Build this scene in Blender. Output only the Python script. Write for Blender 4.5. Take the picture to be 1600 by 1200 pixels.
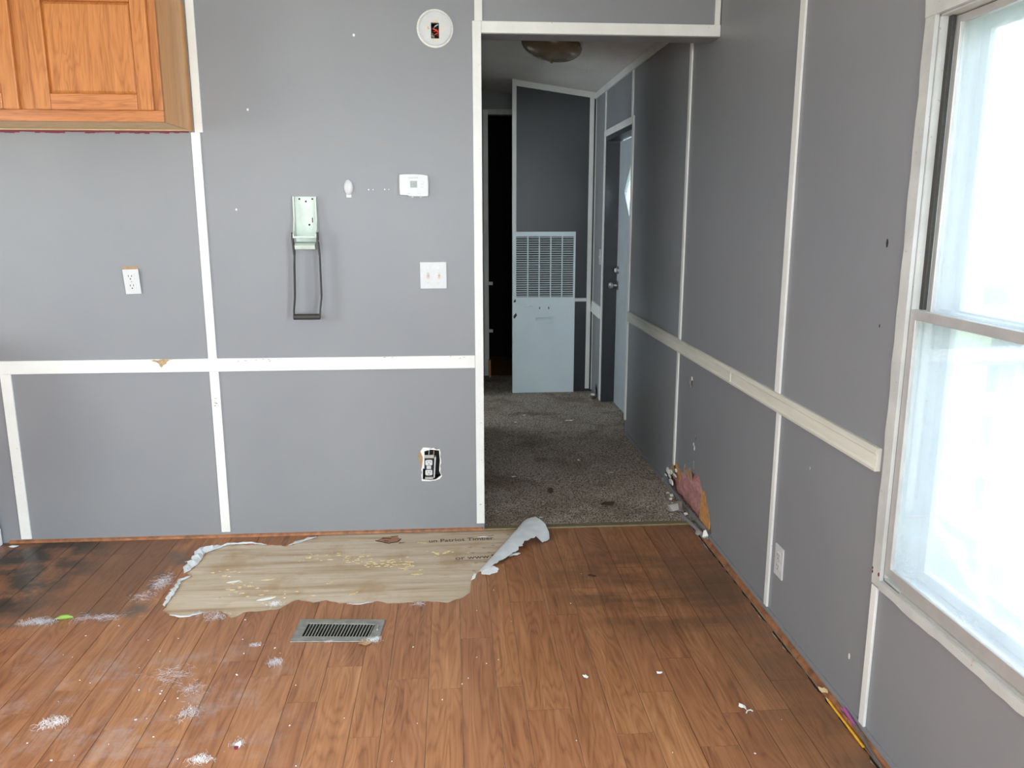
import bpy, math, random
from mathutils import Vector, Matrix, noise
from mathutils.geometry import delaunay_2d_cdt
random.seed(7)
for o in list(bpy.data.objects): bpy.data.objects.remove(o, do_unlink=True)
S = bpy.context.scene
COL = S.collection

# ------------------------------------------------------------------ camera
# world: X=0 is the window wall, Y=0 the face of the partition, Z=0 the floor
yaw, pitch, F_PX = 0.0738, 0.2059, 1271.5
cam = bpy.data.cameras.new('camera'); camo = bpy.data.objects.new('camera', cam); COL.objects.link(camo)
cam.sensor_fit = 'HORIZONTAL'; cam.sensor_width = 36.0; cam.lens = 36.0*F_PX/1600.0
cam.clip_start = 0.05; cam.clip_end = 200
camo.location = (-1.1235, -3.5217, 1.4189)
camo.rotation_euler = (math.pi/2-pitch, 0, -yaw)
S.camera = camo

# ------------------------------------------------------------------ world / daylight / exposure
W = bpy.data.worlds.new('world'); S.world = W; W.use_nodes = True
bg = W.node_tree.nodes['Background']
bg.inputs[0].default_value = (0.80, 0.90, 1.0, 1); bg.inputs[1].default_value = 12.5
def area_light(name, loc, rot, sx, sy, watts, col):
    l = bpy.data.lights.new(name, 'AREA'); l.shape = 'RECTANGLE'; l.size = sx; l.size_y = sy
    l.energy = watts; l.color = col
    o = bpy.data.objects.new(name, l); COL.objects.link(o); o.location = loc; o.rotation_euler = rot
    return o
HP = math.pi/2
# daylight through the windows behind the camera (rear wall, window wall, kitchen side)
area_light('daylight_rear_window', (-1.75, -6.47, 1.61), (HP, 0, 0), 2.34, .96, 128, (0.90, 0.96, 1.0))
area_light('daylight_second_window', (0.07, -3.45, 1.171), (0, HP, 0), 1.33, .88, 185, (0.86, 0.94, 1.0))
area_light('daylight_kitchen_window', (-4.28, -2.4, 1.50), (0, -HP, 0), .94, 1.34, 34, (1.0, 0.97, 0.90))
area_light('daylight_side_room_window', (-2.72, 2.35, 1.35), (0, -HP, 0), 1.04, 1.04, 32, (0.84, 0.93, 1.0))
sun = bpy.data.lights.new('sun', 'SUN'); sun.energy = 5.0; sun.angle = .02; sun.color = (1, .96, .9)
suno = bpy.data.objects.new('sun', sun); COL.objects.link(suno); suno.rotation_euler = Vector((.50, .12, -.86)).to_track_quat('-Z', 'Y').to_euler()
S.view_settings.view_transform = 'Standard'; S.view_settings.look = 'None'
S.view_settings.gamma = 1.0; S.view_settings.use_curve_mapping = False
S.view_settings.exposure = -0.18

# ------------------------------------------------------------------ object helpers
def empty(name, loc=(0, 0, 0)):
    o = bpy.data.objects.new(name, None); o.empty_display_size = .05; COL.objects.link(o); o.location = loc
    return o
def tag(o, label, cat, group=None):
    o['label'] = label; o['category'] = cat
    if group: o['group'] = group
    return o
def struct(o): o['kind'] = 'structure'; return o
class MB:
    def __init__(s): s.v = []; s.f = []; s.mi = []; s.cm = 0
    def add(s, vs, fs):
        b = len(s.v); s.v += [tuple(v) for v in vs]
        for f in fs: s.f.append(tuple(b+i for i in f)); s.mi.append(s.cm)
        return s
    def box(s, x0, x1, y0, y1, z0, z1):
        return s.add([(x0,y0,z0),(x1,y0,z0),(x1,y1,z0),(x0,y1,z0),(x0,y0,z1),(x1,y0,z1),(x1,y1,z1),(x0,y1,z1)],
            [(0,3,2,1),(4,5,6,7),(0,1,5,4),(1,2,6,5),(2,3,7,6),(3,0,4,7)])
    def hexa(s, p): # 8 points, bottom loop then top loop
        return s.add(p, [(0,3,2,1),(4,5,6,7),(0,1,5,4),(1,2,6,5),(2,3,7,6),(3,0,4,7)])
    def prism(s, poly, fn, d0, d1): # polygon swept between depths, fn(a,b,d)->xyz
        n = len(poly)
        s.add([fn(a,b,d0) for a,b in poly]+[fn(a,b,d1) for a,b in poly],
              [tuple(range(n))[::-1], tuple(range(n,2*n))]+[(i,(i+1)%n,n+(i+1)%n,n+i) for i in range(n)])
        return s
    def tube(s, pts, r, n=8, caps=True):
        pts = [Vector(p) for p in pts]; rs = r if isinstance(r,(list,tuple)) else [r]*len(pts)
        base = len(s.v); up = None; vs = []; fs = []
        for i, p in enumerate(pts):
            t = (pts[min(i+1,len(pts)-1)]-pts[max(i-1,0)]).normalized()
            if up is None: up = t.orthogonal().normalized()
            up = (up-t*up.dot(t)).normalized(); sd = t.cross(up)
            for k in range(n):
                a = 2*math.pi*k/n; vs.append(p+rs[i]*(math.cos(a)*up+math.sin(a)*sd))
        for i in range(len(pts)-1):
            for k in range(n):
                fs.append((i*n+k,i*n+(k+1)%n,(i+1)*n+(k+1)%n,(i+1)*n+k))
        if caps: fs.append(tuple(range(n))[::-1]); fs.append(tuple((len(pts)-1)*n+k for k in range(n)))
        return s.add(vs, fs)
    def lathe(s, prof, fn, n=32): # prof [(r,d)], fn(a,b,d)
        vs = []; fs = []
        for r, d in prof:
            for k in range(n):
                a = 2*math.pi*k/n; vs.append(fn(r*math.cos(a), r*math.sin(a), d))
        for i in range(len(prof)-1):
            for k in range(n): fs.append((i*n+k,i*n+(k+1)%n,(i+1)*n+(k+1)%n,(i+1)*n+k))
        fs.append(tuple(range(n))[::-1]); fs.append(tuple((len(prof)-1)*n+k for k in range(n)))
        return s.add(vs, fs)
    def region(s, outer, holes, fn, d0, d1): # polygon minus holes, extruded
        def ccw(q): return list(q) if sum(q[i-1][0]*q[i][1]-q[i][0]*q[i-1][1] for i in range(len(q))) > 0 else list(q)[::-1]
        outer = ccw(outer); vs = [Vector(p) for p in outer]; fc = [list(range(len(outer)))]
        for h in map(ccw, holes):
            b = len(vs); vs += [Vector(p) for p in h]; fc.append(list(range(b,b+len(h))))
        r = delaunay_2d_cdt(vs, [], fc, 1, 1e-7)
        tris = [t for t, org in zip(r[2], r[5]) if list(org) == [0]]
        if not tris: return False
        used = sorted({i for t in tris for i in t}); mp = {u:i for i,u in enumerate(used)}; n = len(used)
        P = [r[0][u] for u in used]; T = [[mp[i] for i in t] for t in tris]
        ed = {}
        for t in T:
            for i in range(3):
                e = (t[i],t[(i+1)%3]); ed[e] = ed.get(e,0)+1
        side = [e for e in ed if (e[1],e[0]) not in ed]
        s.add([fn(p.x,p.y,d0) for p in P]+[fn(p.x,p.y,d1) for p in P],
              [tuple(t) for t in T]+[tuple(n+i for i in reversed(t)) for t in T]+[(b,a,n+a,n+b) for a,b in side])
        return True
    def build(s, name, mats, parent=None, smooth=False, bevel=0, loc=None):
        me = bpy.data.meshes.new(name); me.from_pydata(s.v, [], s.f)
        if not isinstance(mats,(list,tuple)): mats = [mats]
        for m in mats: me.materials.append(m)
        if len(mats) > 1: me.polygons.foreach_set('material_index', s.mi)
        import bmesh
        b = bmesh.new(); b.from_mesh(me); bmesh.ops.recalc_face_normals(b, faces=b.faces); b.to_mesh(me); b.free()
        if smooth:
            me.polygons.foreach_set('use_smooth', [True]*len(me.polygons))
            me.set_sharp_from_angle(angle=math.radians(38))
        me.update()
        o = bpy.data.objects.new(name, me); COL.objects.link(o)
        if parent is not None: o.parent = parent
        if loc: o.location = loc
        if bevel:
            m = o.modifiers.new('bevel','BEVEL'); m.width = bevel; m.segments = 2; m.limit_method = 'ANGLE'; m.angle_limit = math.radians(40)
        return o
def rel(o, root):   # keep a mesh given in room coordinates while hanging it under a placed root
    o.parent = root; o.matrix_parent_inverse = Matrix.Translation(-Vector(root.location)); return o
fXY = lambda a,b,d: (a,b,d)          # floor things
fXZ = lambda a,b,d: (a,d,b)          # partition things
fYZ = lambda a,b,d: (d,a,b)          # window wall things

# ------------------------------------------------------------------ materials
class NT:
    def __init__(s, name, rough=.5, spec=.5, metal=0):
        s.m = bpy.data.materials.new(name); s.m.use_nodes = True; s.t = s.m.node_tree
        s.b = s.t.nodes['Principled BSDF']; s.b.inputs['Roughness'].default_value = rough
        s.b.inputs['Specular IOR Level'].default_value = spec; s.b.inputs['Metallic'].default_value = metal
        s._pos = None
    def n(s, typ, **kw):
        x = s.t.nodes.new(typ)
        for k, v in kw.items(): setattr(x, k, v)
        return x
    def put(s, sock, v):
        if isinstance(v, bpy.types.NodeSocket): s.t.links.new(v, sock)
        elif isinstance(v, (tuple, list)) and len(v) == 3 and sock.type == 'RGBA': sock.default_value = (*v, 1)
        else: sock.default_value = v
    def pos(s):
        if not s._pos: s._pos = s.n('ShaderNodeNewGeometry').outputs['Position']
        return s._pos
    def math(s, op, a, b=0, c=None, clamp=False):
        x = s.n('ShaderNodeMath', operation=op, use_clamp=clamp); s.put(x.inputs[0], a); s.put(x.inputs[1], b)
        if c is not None: s.put(x.inputs[2], c)
        return x.outputs[0]
    def vmath(s, op, a, b):
        x = s.n('ShaderNodeVectorMath', operation=op); s.put(x.inputs[0], a); s.put(x.inputs[1], b); return x.outputs[0]
    def scaled(s, sc, off=None, src=None):
        v = src or s.pos()
        if off is not None: v = s.vmath('ADD', v, off)
        return s.vmath('MULTIPLY', v, sc)
    def noise(s, vec, scale=1, det=4, rough=.55, dist=0):
        x = s.n('ShaderNodeTexNoise'); s.put(x.inputs['Vector'], vec); x.inputs['Scale'].default_value = scale
        x.inputs['Detail'].default_value = det; x.inputs['Roughness'].default_value = rough; x.inputs['Distortion'].default_value = dist
        return x.outputs[0]
    def ramp(s, f, stops):
        x = s.n('ShaderNodeValToRGB'); s.put(x.inputs[0], f); e = x.color_ramp.elements
        while len(e) < len(stops): e.new(.5)
        for q, (p, c) in zip(e, stops): q.position = p; q.color = (*c, 1) if len(c) == 3 else c
        return x.outputs[0]
    def step(s, f, a, b):
        x = s.n('ShaderNodeMapRange', interpolation_type='SMOOTHSTEP'); s.put(x.inputs[0], f)
        x.inputs[1].default_value = a; x.inputs[2].default_value = b; return x.outputs[0]
    def mix(s, f, a, b, mode='MIX'):
        x = s.n('ShaderNodeMix', data_type='RGBA', blend_type=mode); s.put(x.inputs[0], f)
        s.put(x.inputs[6], a); s.put(x.inputs[7], b); return x.outputs[2]
    def col(s, c): s.put(s.b.inputs['Base Color'], c); return s
    def bump(s, h, strength=.3, dist=.002):
        x = s.n('ShaderNodeBump'); x.inputs['Strength'].default_value = strength; x.inputs['Distance'].default_value = dist
        s.put(x.inputs['Height'], h); s.t.links.new(x.outputs[0], s.b.inputs['Normal']); return s
    def sep(s):
        x = s.n('ShaderNodeSeparateXYZ'); s.put(x.inputs[0], s.pos()); return x.outputs
def plain(name, c, rough=.5, metal=0, spec=.5, var=.12, sc=40):
    k = NT(name, rough, spec, metal); nz = k.noise(k.pos(), sc, 4)
    lo = tuple(x*(1-var) for x in c); hi = tuple(min(1,x*(1+var)) for x in c)
    k.col(k.ramp(nz, [(.3,lo),(.7,hi)])); return k.m
M = {}
# satin grey wall paint with slight roller texture and faint scuffs
k = NT('grey_wall_paint', .42, .45)
a = k.noise(k.pos(), 1.7, 3); c = k.ramp(a, [(.3,(.228,.235,.250)),(.7,(.254,.259,.269))])
sc = k.noise(k.scaled((40,40,9)), 1, 5, .7); c = k.mix(k.step(sc,.735,.76), c, (.38,.37,.34))
d = k.noise(k.scaled((28,28,22),(3,1,7)), 1, 4, .6); c = k.mix(k.math('MULTIPLY',k.step(d,.76,.80),.6), c, (.09,.085,.075))
k.col(c).bump(k.noise(k.pos(), 260, 3), .12, .001); M['grey'] = k.m
# white trim paint, chipped and dirty in places
k = NT('white_trim_paint', .4, .4)
a = k.noise(k.pos(), 6, 4); c = k.ramp(a, [(.3,(.73,.74,.70)),(.7,(.82,.825,.79))])
d = k.noise(k.scaled((150,150,110)), 1, 4, .65); c = k.mix(k.step(d,.69,.73), c, (.30,.26,.21))
k.col(c).bump(k.noise(k.pos(), 120, 3), .12, .001); M['white'] = k.m
k = NT('aged_window_paint', .5, .4)
a = k.noise(k.pos(), 9, 5); c = k.ramp(a, [(.3,(.47,.48,.46)),(.7,(.60,.61,.58))])
d = k.noise(k.pos(), 60, 5, .7); c = k.mix(k.step(d,.66,.70), c, (.33,.26,.20))
k.col(c).bump(k.noise(k.pos(), 90, 4), .35, .0015); M['agedwhite'] = k.m
k = NT('yellowed_rail_paint', .4, .4)
a = k.noise(k.scaled((3,3,30)), 1, 5); k.col(k.ramp(a, [(.25,(.60,.58,.49)),(.75,(.76,.74,.66))])); M['cream'] = k.m
M['plastic'] = plain('white_plastic', (.60,.61,.61), .35, var=.03)
M['almond'] = plain('almond_plastic', (.72,.60,.42), .4, var=.06)
M['oldplate'] = plain('aged_plate_plastic', (.50,.52,.52), .4)
M['dark'] = plain('dark_void', (.012,.011,.010), .9, spec=.1)  # near-black that paints in the dark of unlit depths
M['slot'] = plain('slot_black', (.02,.02,.02), .7)
M['lcd'] = plain('lcd_glass', (.10,.13,.085), .25, sc=200)
M['print'] = plain('grey_print', (.30,.30,.30), .6)
M['steel'] = plain('brushed_steel', (.45,.44,.42), .35, .9)
M['alu'] = plain('dull_aluminium', (.50,.49,.47), .42, .35, var=.08, sc=15)
M['brass'] = plain('worn_brass_strip', (.24,.20,.11), .55, .4, sc=60)
M['black'] = plain('black_rubber', (.035,.034,.030), .55, sc=120)
M['blackbox'] = plain('black_outlet_box', (.010,.010,.012), .6)
M['crusher'] = plain('pale_green_enamel', (.56,.64,.57), .4, var=.08, sc=25)
M['tan'] = plain('torn_paper_tan', (.38,.25,.14), .85)
M['plaster'] = plain('gypsum_white', (.80,.79,.74), .9, var=.08, sc=120)
M['red'] = plain('red_wire', (.60,.05,.02), .4)
M['maroon'] = plain('maroon_old_paint', (.17,.012,.035), .5)
M['woodorange'] = plain('raw_orange_wood', (.62,.30,.10), .7, var=.25, sc=60)
M['palewood'] = plain('unfinished_pale_wood', (.86,.64,.36), .6, var=.1, sc=20)
M['terracotta'] = plain('orange_brown_shoe', (.30,.125,.055), .6, var=.45, sc=26)
M['register'] = plain('grey_register_metal', (.27,.275,.25), .45, .35, var=.22, sc=45)
M['duct'] = plain('recess_shade', (.018,.014,.010), .8, var=.5, sc=90)  # near-black: shade inside the register boot and floor gap painted in
M['chip'] = plain('paint_flake', (.82,.84,.86), .8, var=.06)
M['backing'] = plain('vinyl_backing_felt', (.56,.60,.62), .85, var=.10, sc=18)
M['lint'] = plain('grey_lint', (.62,.62,.66), .95, var=.2, sc=50)
M['leafgreen'] = plain('green_pod', (.22,.36,.06), .5)
M['pencil'] = plain('yellow_pencil', (.78,.42,.03), .4)
M['purple'] = plain('purple_plastic', (.36,.10,.30), .3)
M['foam'] = plain('dirty_grey_foam', (.36,.34,.31), .9)
M['leafbrown'] = plain('dead_leaf', (.06,.038,.025), .85, var=.3, sc=80)
M['ink'] = plain('stamp_ink', (.10,.08,.065), .9, var=.5, sc=160)
M['char'] = plain('char_black', (.02,.012,.01), .9)
M['glue'] = plain('yellow_glue', (.66,.52,.27), .8, var=.3, sc=100)
M['scrap'] = plain('brown_vinyl_scrap', (.34,.17,.09), .6)
M['filter'] = None
k = NT('furnace_filter', .95, .1); a = k.noise(k.scaled((60,60,420)), 1, 4)
k.col(k.ramp(a, [(.3,(.03,.026,.022)),(.7,(.14,.12,.10))])); M['filter'] = k.m
k = NT('furnace_enamel', .38, .45, 0); a = k.noise(k.pos(), 5, 4)
c = k.ramp(a, [(.3,(.68,.79,.84)),(.7,(.73,.83,.87))])
d = k.noise(k.scaled((30,30,22)), 1, 4, .6); k.col(k.mix(k.step(d,.73,.75), c, (.20,.20,.20))); M['furnace'] = k.m
k = NT('pink_insulation', .95, .1); a = k.noise(k.pos(), 45, 6, .65)
k.col(k.ramp(a, [(.3,(.40,.17,.165)),(.7,(.68,.36,.34))])).bump(k.noise(k.pos(), 220, 6, .7), .8, .006); M['pink'] = k.m
# popcorn ceiling
k = NT('popcorn_ceiling', .95, .15); a = k.noise(k.pos(), 3, 3)
k.col(k.ramp(a, [(.3,(.80,.77,.74)),(.7,(.88,.85,.82))])).bump(k.noise(k.pos(), 130, 2, .6), .9, .012); M['ceiling'] = k.m
# carpet
k = NT('matted_brown_carpet', .98, .05); rn = k.n('ShaderNodeObjectInfo').outputs['Random']
a = k.noise(k.pos(), 120, 3, .75); c = k.ramp(a, [(.38,(.07,.056,.046)),(.50,(.40,.34,.28)),(.66,(.74,.66,.56))])
b = k.noise(k.pos(), 2.6, 5, .6); c = k.mix(k.math('MULTIPLY',k.step(b,.45,.7),.55), c, (.13,.085,.05))
b2 = k.noise(k.scaled((4,4,4),(5,3,1)), 1, 4); c = k.mix(k.math('MULTIPLY',k.step(b2,.56,.72),.4), c, (.07,.055,.05))
k.col(c).bump(k.noise(k.pos(), 190, 3, .7), 1.0, .008); M['carpet'] = k.m
# plywood sub-floor
k = NT('plywood', .8, .2); a = k.noise(k.scaled((1.6,22,22)), 1, 6, .6, .3); b = k.noise(k.scaled((9,160,9)), 1, 4)
c = k.ramp(a, [(.28,(.36,.26,.155)),(.5,(.54,.455,.34)),(.72,(.63,.56,.45))])
c = k.mix(k.step(b,.58,.75), c, (.34,.27,.18)); w = k.noise(k.pos(), 4.2, 5, .6)
c = k.mix(k.math('MULTIPLY',k.step(w,.48,.66),.5), c, (.36,.22,.10)); k.col(c).bump(b, .25, .001); M['ply'] = k.m
# wood-look vinyl planks: rings from warped noise, pores, per-plank tone; dirt with shapes of its own
k = NT('wood_look_vinyl', .38, .45); rn = k.n('ShaderNodeObjectInfo').outputs['Random']
cx = k.n('ShaderNodeCombineXYZ'); k.put(cx.inputs[0], k.math('MULTIPLY',rn,37.0)); k.put(cx.inputs[1], k.math('MULTIPLY',rn,91.0)); off = cx.outputs[0]
big = k.noise(k.scaled((7.5,1.0,1),off), 1, 3, .5, .35)
rings = k.math('ABSOLUTE', k.math('SINE', k.math('MULTIPLY', big, 62.0)))
por = k.noise(k.scaled((150,2.6,1),off), 1, 5, .6)
str_ = k.noise(k.scaled((34,1.7,1),off), 1, 5, .6)
g = k.math('ADD', k.math('MULTIPLY',str_,.60), k.math('ADD', k.math('MULTIPLY',rings,.13), k.math('MULTIPLY',por,.34)))
c = k.ramp(g, [(.32,(.150,.060,.026)),(.52,(.310,.132,.057)),(.63,(.375,.170,.076)),(.82,(.50,.26,.125))])
tone = k.n('ShaderNodeHueSaturation'); k.put(tone.inputs['Color'], c)
k.put(tone.inputs['Value'], k.math('ADD', k.math('MULTIPLY',rn,.20), .84)); k.put(tone.inputs['Hue'], k.math('ADD', k.math('MULTIPLY',rn,.006), .497)); tone.inputs['Saturation'].default_value = 1.0
c = tone.outputs[0]
X, Y, Z = k.sep(); wob = k.math('MULTIPLY', k.math('SUBTRACT', k.noise(k.pos(), 5, 5, .6), .5), .22); Xw = k.math('ADD',X,wob); Yw = k.math('ADD',Y,wob)
# dirty footprint of a removed appliance, left of the bare patch
foot = k.math('MULTIPLY', k.step(Xw,-2.27,-2.33), k.step(Yw,-.76,-.70))
grime = k.noise(k.pos(), 7, 6, .65)
c = k.mix(k.math('MULTIPLY', foot, k.math('ADD', k.math('MULTIPLY',grime,.7), .12)), c, (.105,.060,.032))
core = k.math('MULTIPLY', k.step(Xw,-2.50,-2.80), k.step(Yw,-.74,-.66)); c = k.mix(k.math('MULTIPLY',core,k.step(grime,.38,.56)), c, (.045,.036,.028))
edge = k.math('MULTIPLY', k.math('MULTIPLY', k.step(Xw,-2.22,-2.29), k.step(Yw,-.80,-.74)), k.math('SUBTRACT', 1.0, k.math('MULTIPLY', k.step(Xw,-2.29,-2.35), k.step(Yw,-.74,-.68))))
c = k.mix(k.math('MULTIPLY',edge,k.math('MULTIPLY',k.step(grime,.42,.6),.85)), c, (.10,.085,.07))
# dark traffic stains right of centre, then darker towards the window wall
dx = k.math('DIVIDE', k.math('ADD',Xw,.40), .42); dy = k.math('DIVIDE', k.math('ADD',Yw,.62), .42)
rr = k.math('ADD', k.math('MULTIPLY',dx,dx), k.math('MULTIPLY',dy,dy)); smear = k.noise(k.scaled((3,9,1)), 1, 5, .6)
c = k.mix(k.math('MULTIPLY', k.math('MULTIPLY', k.step(rr,1.35,.25), k.step(smear,.36,.62)), .62), c, (.085,.048,.024))
rwall = k.math('MULTIPLY', k.step(Xw,-.40,-.05), k.math('ADD', k.math('MULTIPLY',k.step(smear,.35,.65),.40), .22)); c = k.mix(rwall, c, (.12,.075,.045))
# pale dust film, lower left
dust = k.math('MULTIPLY', k.math('MULTIPLY', k.step(Xw,-1.35,-1.95), k.step(Yw,-.78,-1.15)), k.step(k.noise(k.pos(), 6.5, 7, .7), .46, .68))
c = k.mix(k.math('MULTIPLY',dust,.42), c, (.42,.36,.35))
k.col(c); k.put(k.b.inputs['Roughness'], k.math('ADD', k.math('MULTIPLY',por,.22), .27)); k.bump(por, .10, .0008); M['vinyl'] = k.m
k = NT('brown_subfloor_boards', .7, .3); a = k.noise(k.scaled((8,60,8)), 1, 5); k.col(k.ramp(a, [(.3,(.14,.06,.02)),(.7,(.34,.17,.07))])); M['brownfloor'] = k.m
# oak for the cabinet: grain along Z, or along X on rails
def oak(name, ax, c0, c1, c2):
    k = NT(name, .33, .5); rn = k.n('ShaderNodeObjectInfo').outputs['Random']
    cx = k.n('ShaderNodeCombineXYZ'); k.put(cx.inputs[0], k.math('MULTIPLY',rn,23.0)); k.put(cx.inputs[2], k.math('MULTIPLY',rn,41.0)); off = cx.outputs[0]
    s1 = (9,4,1.3) if ax == 'Z' else (1.3,4,14); s2 = (300,300,12) if ax == 'Z' else (12,300,300); s3 = (48,30,2.4) if ax == 'Z' else (2.4,30,60)
    big = k.noise(k.scaled(s1,off), 1, 3, .5, .5); rings = k.math('ABSOLUTE', k.math('SINE', k.math('MULTIPLY',big,55.0)))
    por = k.noise(k.scaled(s2,off), 1, 3, .6); st = k.noise(k.scaled(s3,off), 1, 4)
    g = k.math('ADD', k.math('MULTIPLY',st,.55), k.math('ADD', k.math('MULTIPLY',rings,.12), k.math('MULTIPLY',por,.38)))
    k.col(k.ramp(g, [(.36,c0),(.56,c1),(.78,c2)])).bump(por, .15, .0006); M[name] = k.m
oak('oak_upright', 'Z', (.30,.095,.022), (.455,.168,.044), (.55,.225,.066))
oak('oak_across', 'X', (.30,.098,.026), (.46,.168,.052), (.54,.215,.072))
oak('oak_side_lit', 'Z', (.56,.25,.075), (.68,.33,.105), (.74,.38,.13))  # side oak lightened, window light worked into its colour
# window glass: clear, with a translucent film added to put pale haze over outdoors
def glass(name, film):
    k = NT(name); t = k.t; out = [n for n in t.nodes if n.type == 'OUTPUT_MATERIAL'][0]
    tr = k.n('ShaderNodeBsdfTransparent'); tr.inputs[0].default_value = (.95,.965,.98,1)
    tl = k.n('ShaderNodeBsdfTranslucent'); tl.inputs[0].default_value = (.90,.94,1,1)
    gl = k.n('ShaderNodeBsdfGlossy'); gl.inputs['Roughness'].default_value = .02
    m1 = k.n('ShaderNodeMixShader'); m2 = k.n('ShaderNodeMixShader'); fr = k.n('ShaderNodeFresnel'); fr.inputs[0].default_value = 1.45
    nz = k.noise(k.scaled((14,14,5)), 1, 5, .65)
    t.links.new(k.math('MULTIPLY', k.math('ADD', k.math('MULTIPLY',nz,.5), .75), film), m1.inputs[0])
    t.links.new(tr.outputs[0], m1.inputs[1]); t.links.new(tl.outputs[0], m1.inputs[2])
    t.links.new(k.math('MULTIPLY', fr.outputs[0], .6), m2.inputs[0]); t.links.new(m1.outputs[0], m2.inputs[1]); t.links.new(gl.outputs[0], m2.inputs[2])
    t.links.new(m2.outputs[0], out.inputs[0]); M[name] = k.m
glass('hazy_window_glass', .22); glass('storm_window_glass', .14)
k = NT('amber_lamp_glass', .22, .6); a = k.noise(k.pos(), 8, 3); k.col(k.ramp(a, [(.3,(.25,.19,.11)),(.7,(.34,.27,.17))])); k.b.inputs['Transmission Weight'].default_value = .15; M['lampglass'] = k.m
M['deckwood'] = plain('weathered_deck_wood', (.55,.56,.58), .8, var=.2, sc=14)
M['grass'] = plain('dry_grass', (.30,.34,.18), .95, var=.35, sc=6)
M['leaf'] = plain('tree_leaf', (.30,.40,.22), .6, var=.4, sc=2)
M['bark'] = plain('tree_bark', (.14,.10,.07), .9)
M['siding'] = plain('outer_sheathing', (.5,.5,.48), .8)

# ------------------------------------------------------------------ the setting
CE = lambda x: 2.32-0.14*x        # sloped ceiling height, rises away from the window wall
XL, YR, YH = -4.2, -6.4, 3.62
# measured outlines on the partition (X,Z)
HOLE_B = [(-1.256,.380),(-1.229,.387),(-1.191,.383),(-1.188,.336),(-1.192,.287),(-1.183,.266),(-1.208,.247),(-1.232,.244),(-1.267,.249),(-1.265,.298),(-1.259,.345)]
PATCH_B = [(-1.256,.394),(-1.272,.385),(-1.283,.373),(-1.284,.353),(-1.280,.332),(-1.270,.312),(-1.258,.305),(-1.257,.345)]
def rectp(a0, a1, b0, b1): return [(a0,b0),(a1,b0),(a1,b1),(a0,b1)]
XO = -.990                         # left edge of the hall opening
ZH = 2.135                         # underside of the header
m = MB()
m.region([(XL,0),(XO,0),(XO,ZH),(0,ZH),(0,CE(0)),(XL,CE(XL))], [HOLE_B, rectp(-1.190,-1.158,2.112,2.172)], fXZ, 0, .012)
m.region([(XL,0),(XO,0),(XO,ZH),(0,ZH),(0,CE(0)),(XL,CE(XL))], [], fXZ, .085, .12)
m.box(XO-.012,XO,.012,.085,0,ZH).box(XO-.012,0,.012,.085,ZH,ZH+.012)
wall_back = struct(m.build('wall_back', M['grey']))
# window wall with its openings and damage (Y,Z)
DMG = [(.577,.065),(.521,.102),(.428,.159),(.401,.192),(.351,.183),(.278,.166),(.241,.169),(.22,.226),(.186,.2),(.127,.236),(.103,.218),(.023,.232),(-.01,.238),(-.046,.213),(-.063,.191),(-.113,.196),(-.13,.166),(-.165,.138),(-.19,.1),(-.224,.041),(-.113,.032),(.045,.026),(.188,.02),(.344,.022),(.494,.030)]
SMALLH = [(.200,.662),(.160,.670),(.150,.650),(.158,.617),(.185,.610),(.204,.632)]
CRACKS = [[(.094,.425),(.062,.418),(.055,.400),(.072,.378),(.080,.385),(.068,.402),(.082,.415)], [(.078,.330),(.062,.322),(.058,.300),(.070,.308)], [(.090,.282),(.066,.285),(.066,.248),(.082,.240)]]
WY0, WY1, WZ0, WZ1 = -2.52, -1.603, .476, 1.866     # window opening
DY0, DY1, DZ1 = 1.60, 2.49, 1.960                   # outside door opening
HOLE_H = [(2.60,.0),(2.74,.0),(2.75,.06),(2.70,.12),(2.66,.10),(2.62,.05)]
win2 = rectp(-3.92,-2.98,.476,1.866)
outerYZ = [(YR,0),(DY0,0),(DY0,DZ1),(DY1,DZ1),(DY1,0),(YH+.1,0),(YH+.1,2.36),(YR,2.36)]
m = MB(); m.region(outerYZ, [rectp(WY0,WY1,WZ0,WZ1), win2, DMG, SMALLH, HOLE_H]+CRACKS, fYZ, 0, .008)
m.region(outerYZ, [rectp(WY0,WY1,WZ0,WZ1), win2], fYZ, .095, .12)
wall_right = struct(m.build('wall_right', M['grey']))
m = MB(); m.region([(YR,0),(YH,0),(YH,3.0),(YR,3.0)], [rectp(-3.1,-1.7,1.0,2.0)], fYZ, XL-.1, XL); wall_left = struct(m.build('wall_left', M['grey']))
m = MB(); m.region([(XL-.1,0),(.12,0),(.12,CE(0)),(XL-.1,3.0)], [rectp(-2.95,-.55,1.1,2.12)], fXZ, YR-.1, YR); wall_rear = struct(m.build('wall_rear', M['grey']))
m = MB(); m.hexa([(XL-.1,YR-.1,CE(XL-.1)),(.12,YR-.1,CE(.12)),(.12,4.7,CE(.12)),(XL-.1,4.7,CE(XL-.1)),(XL-.1,YR-.1,CE(XL-.1)+.08),(.12,YR-.1,CE(.12)+.08),(.12,4.7,CE(.12)+.08),(XL-.1,4.7,CE(XL-.1)+.08)])
ceiling = struct(m.build('ceiling', M['ceiling']))
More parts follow.
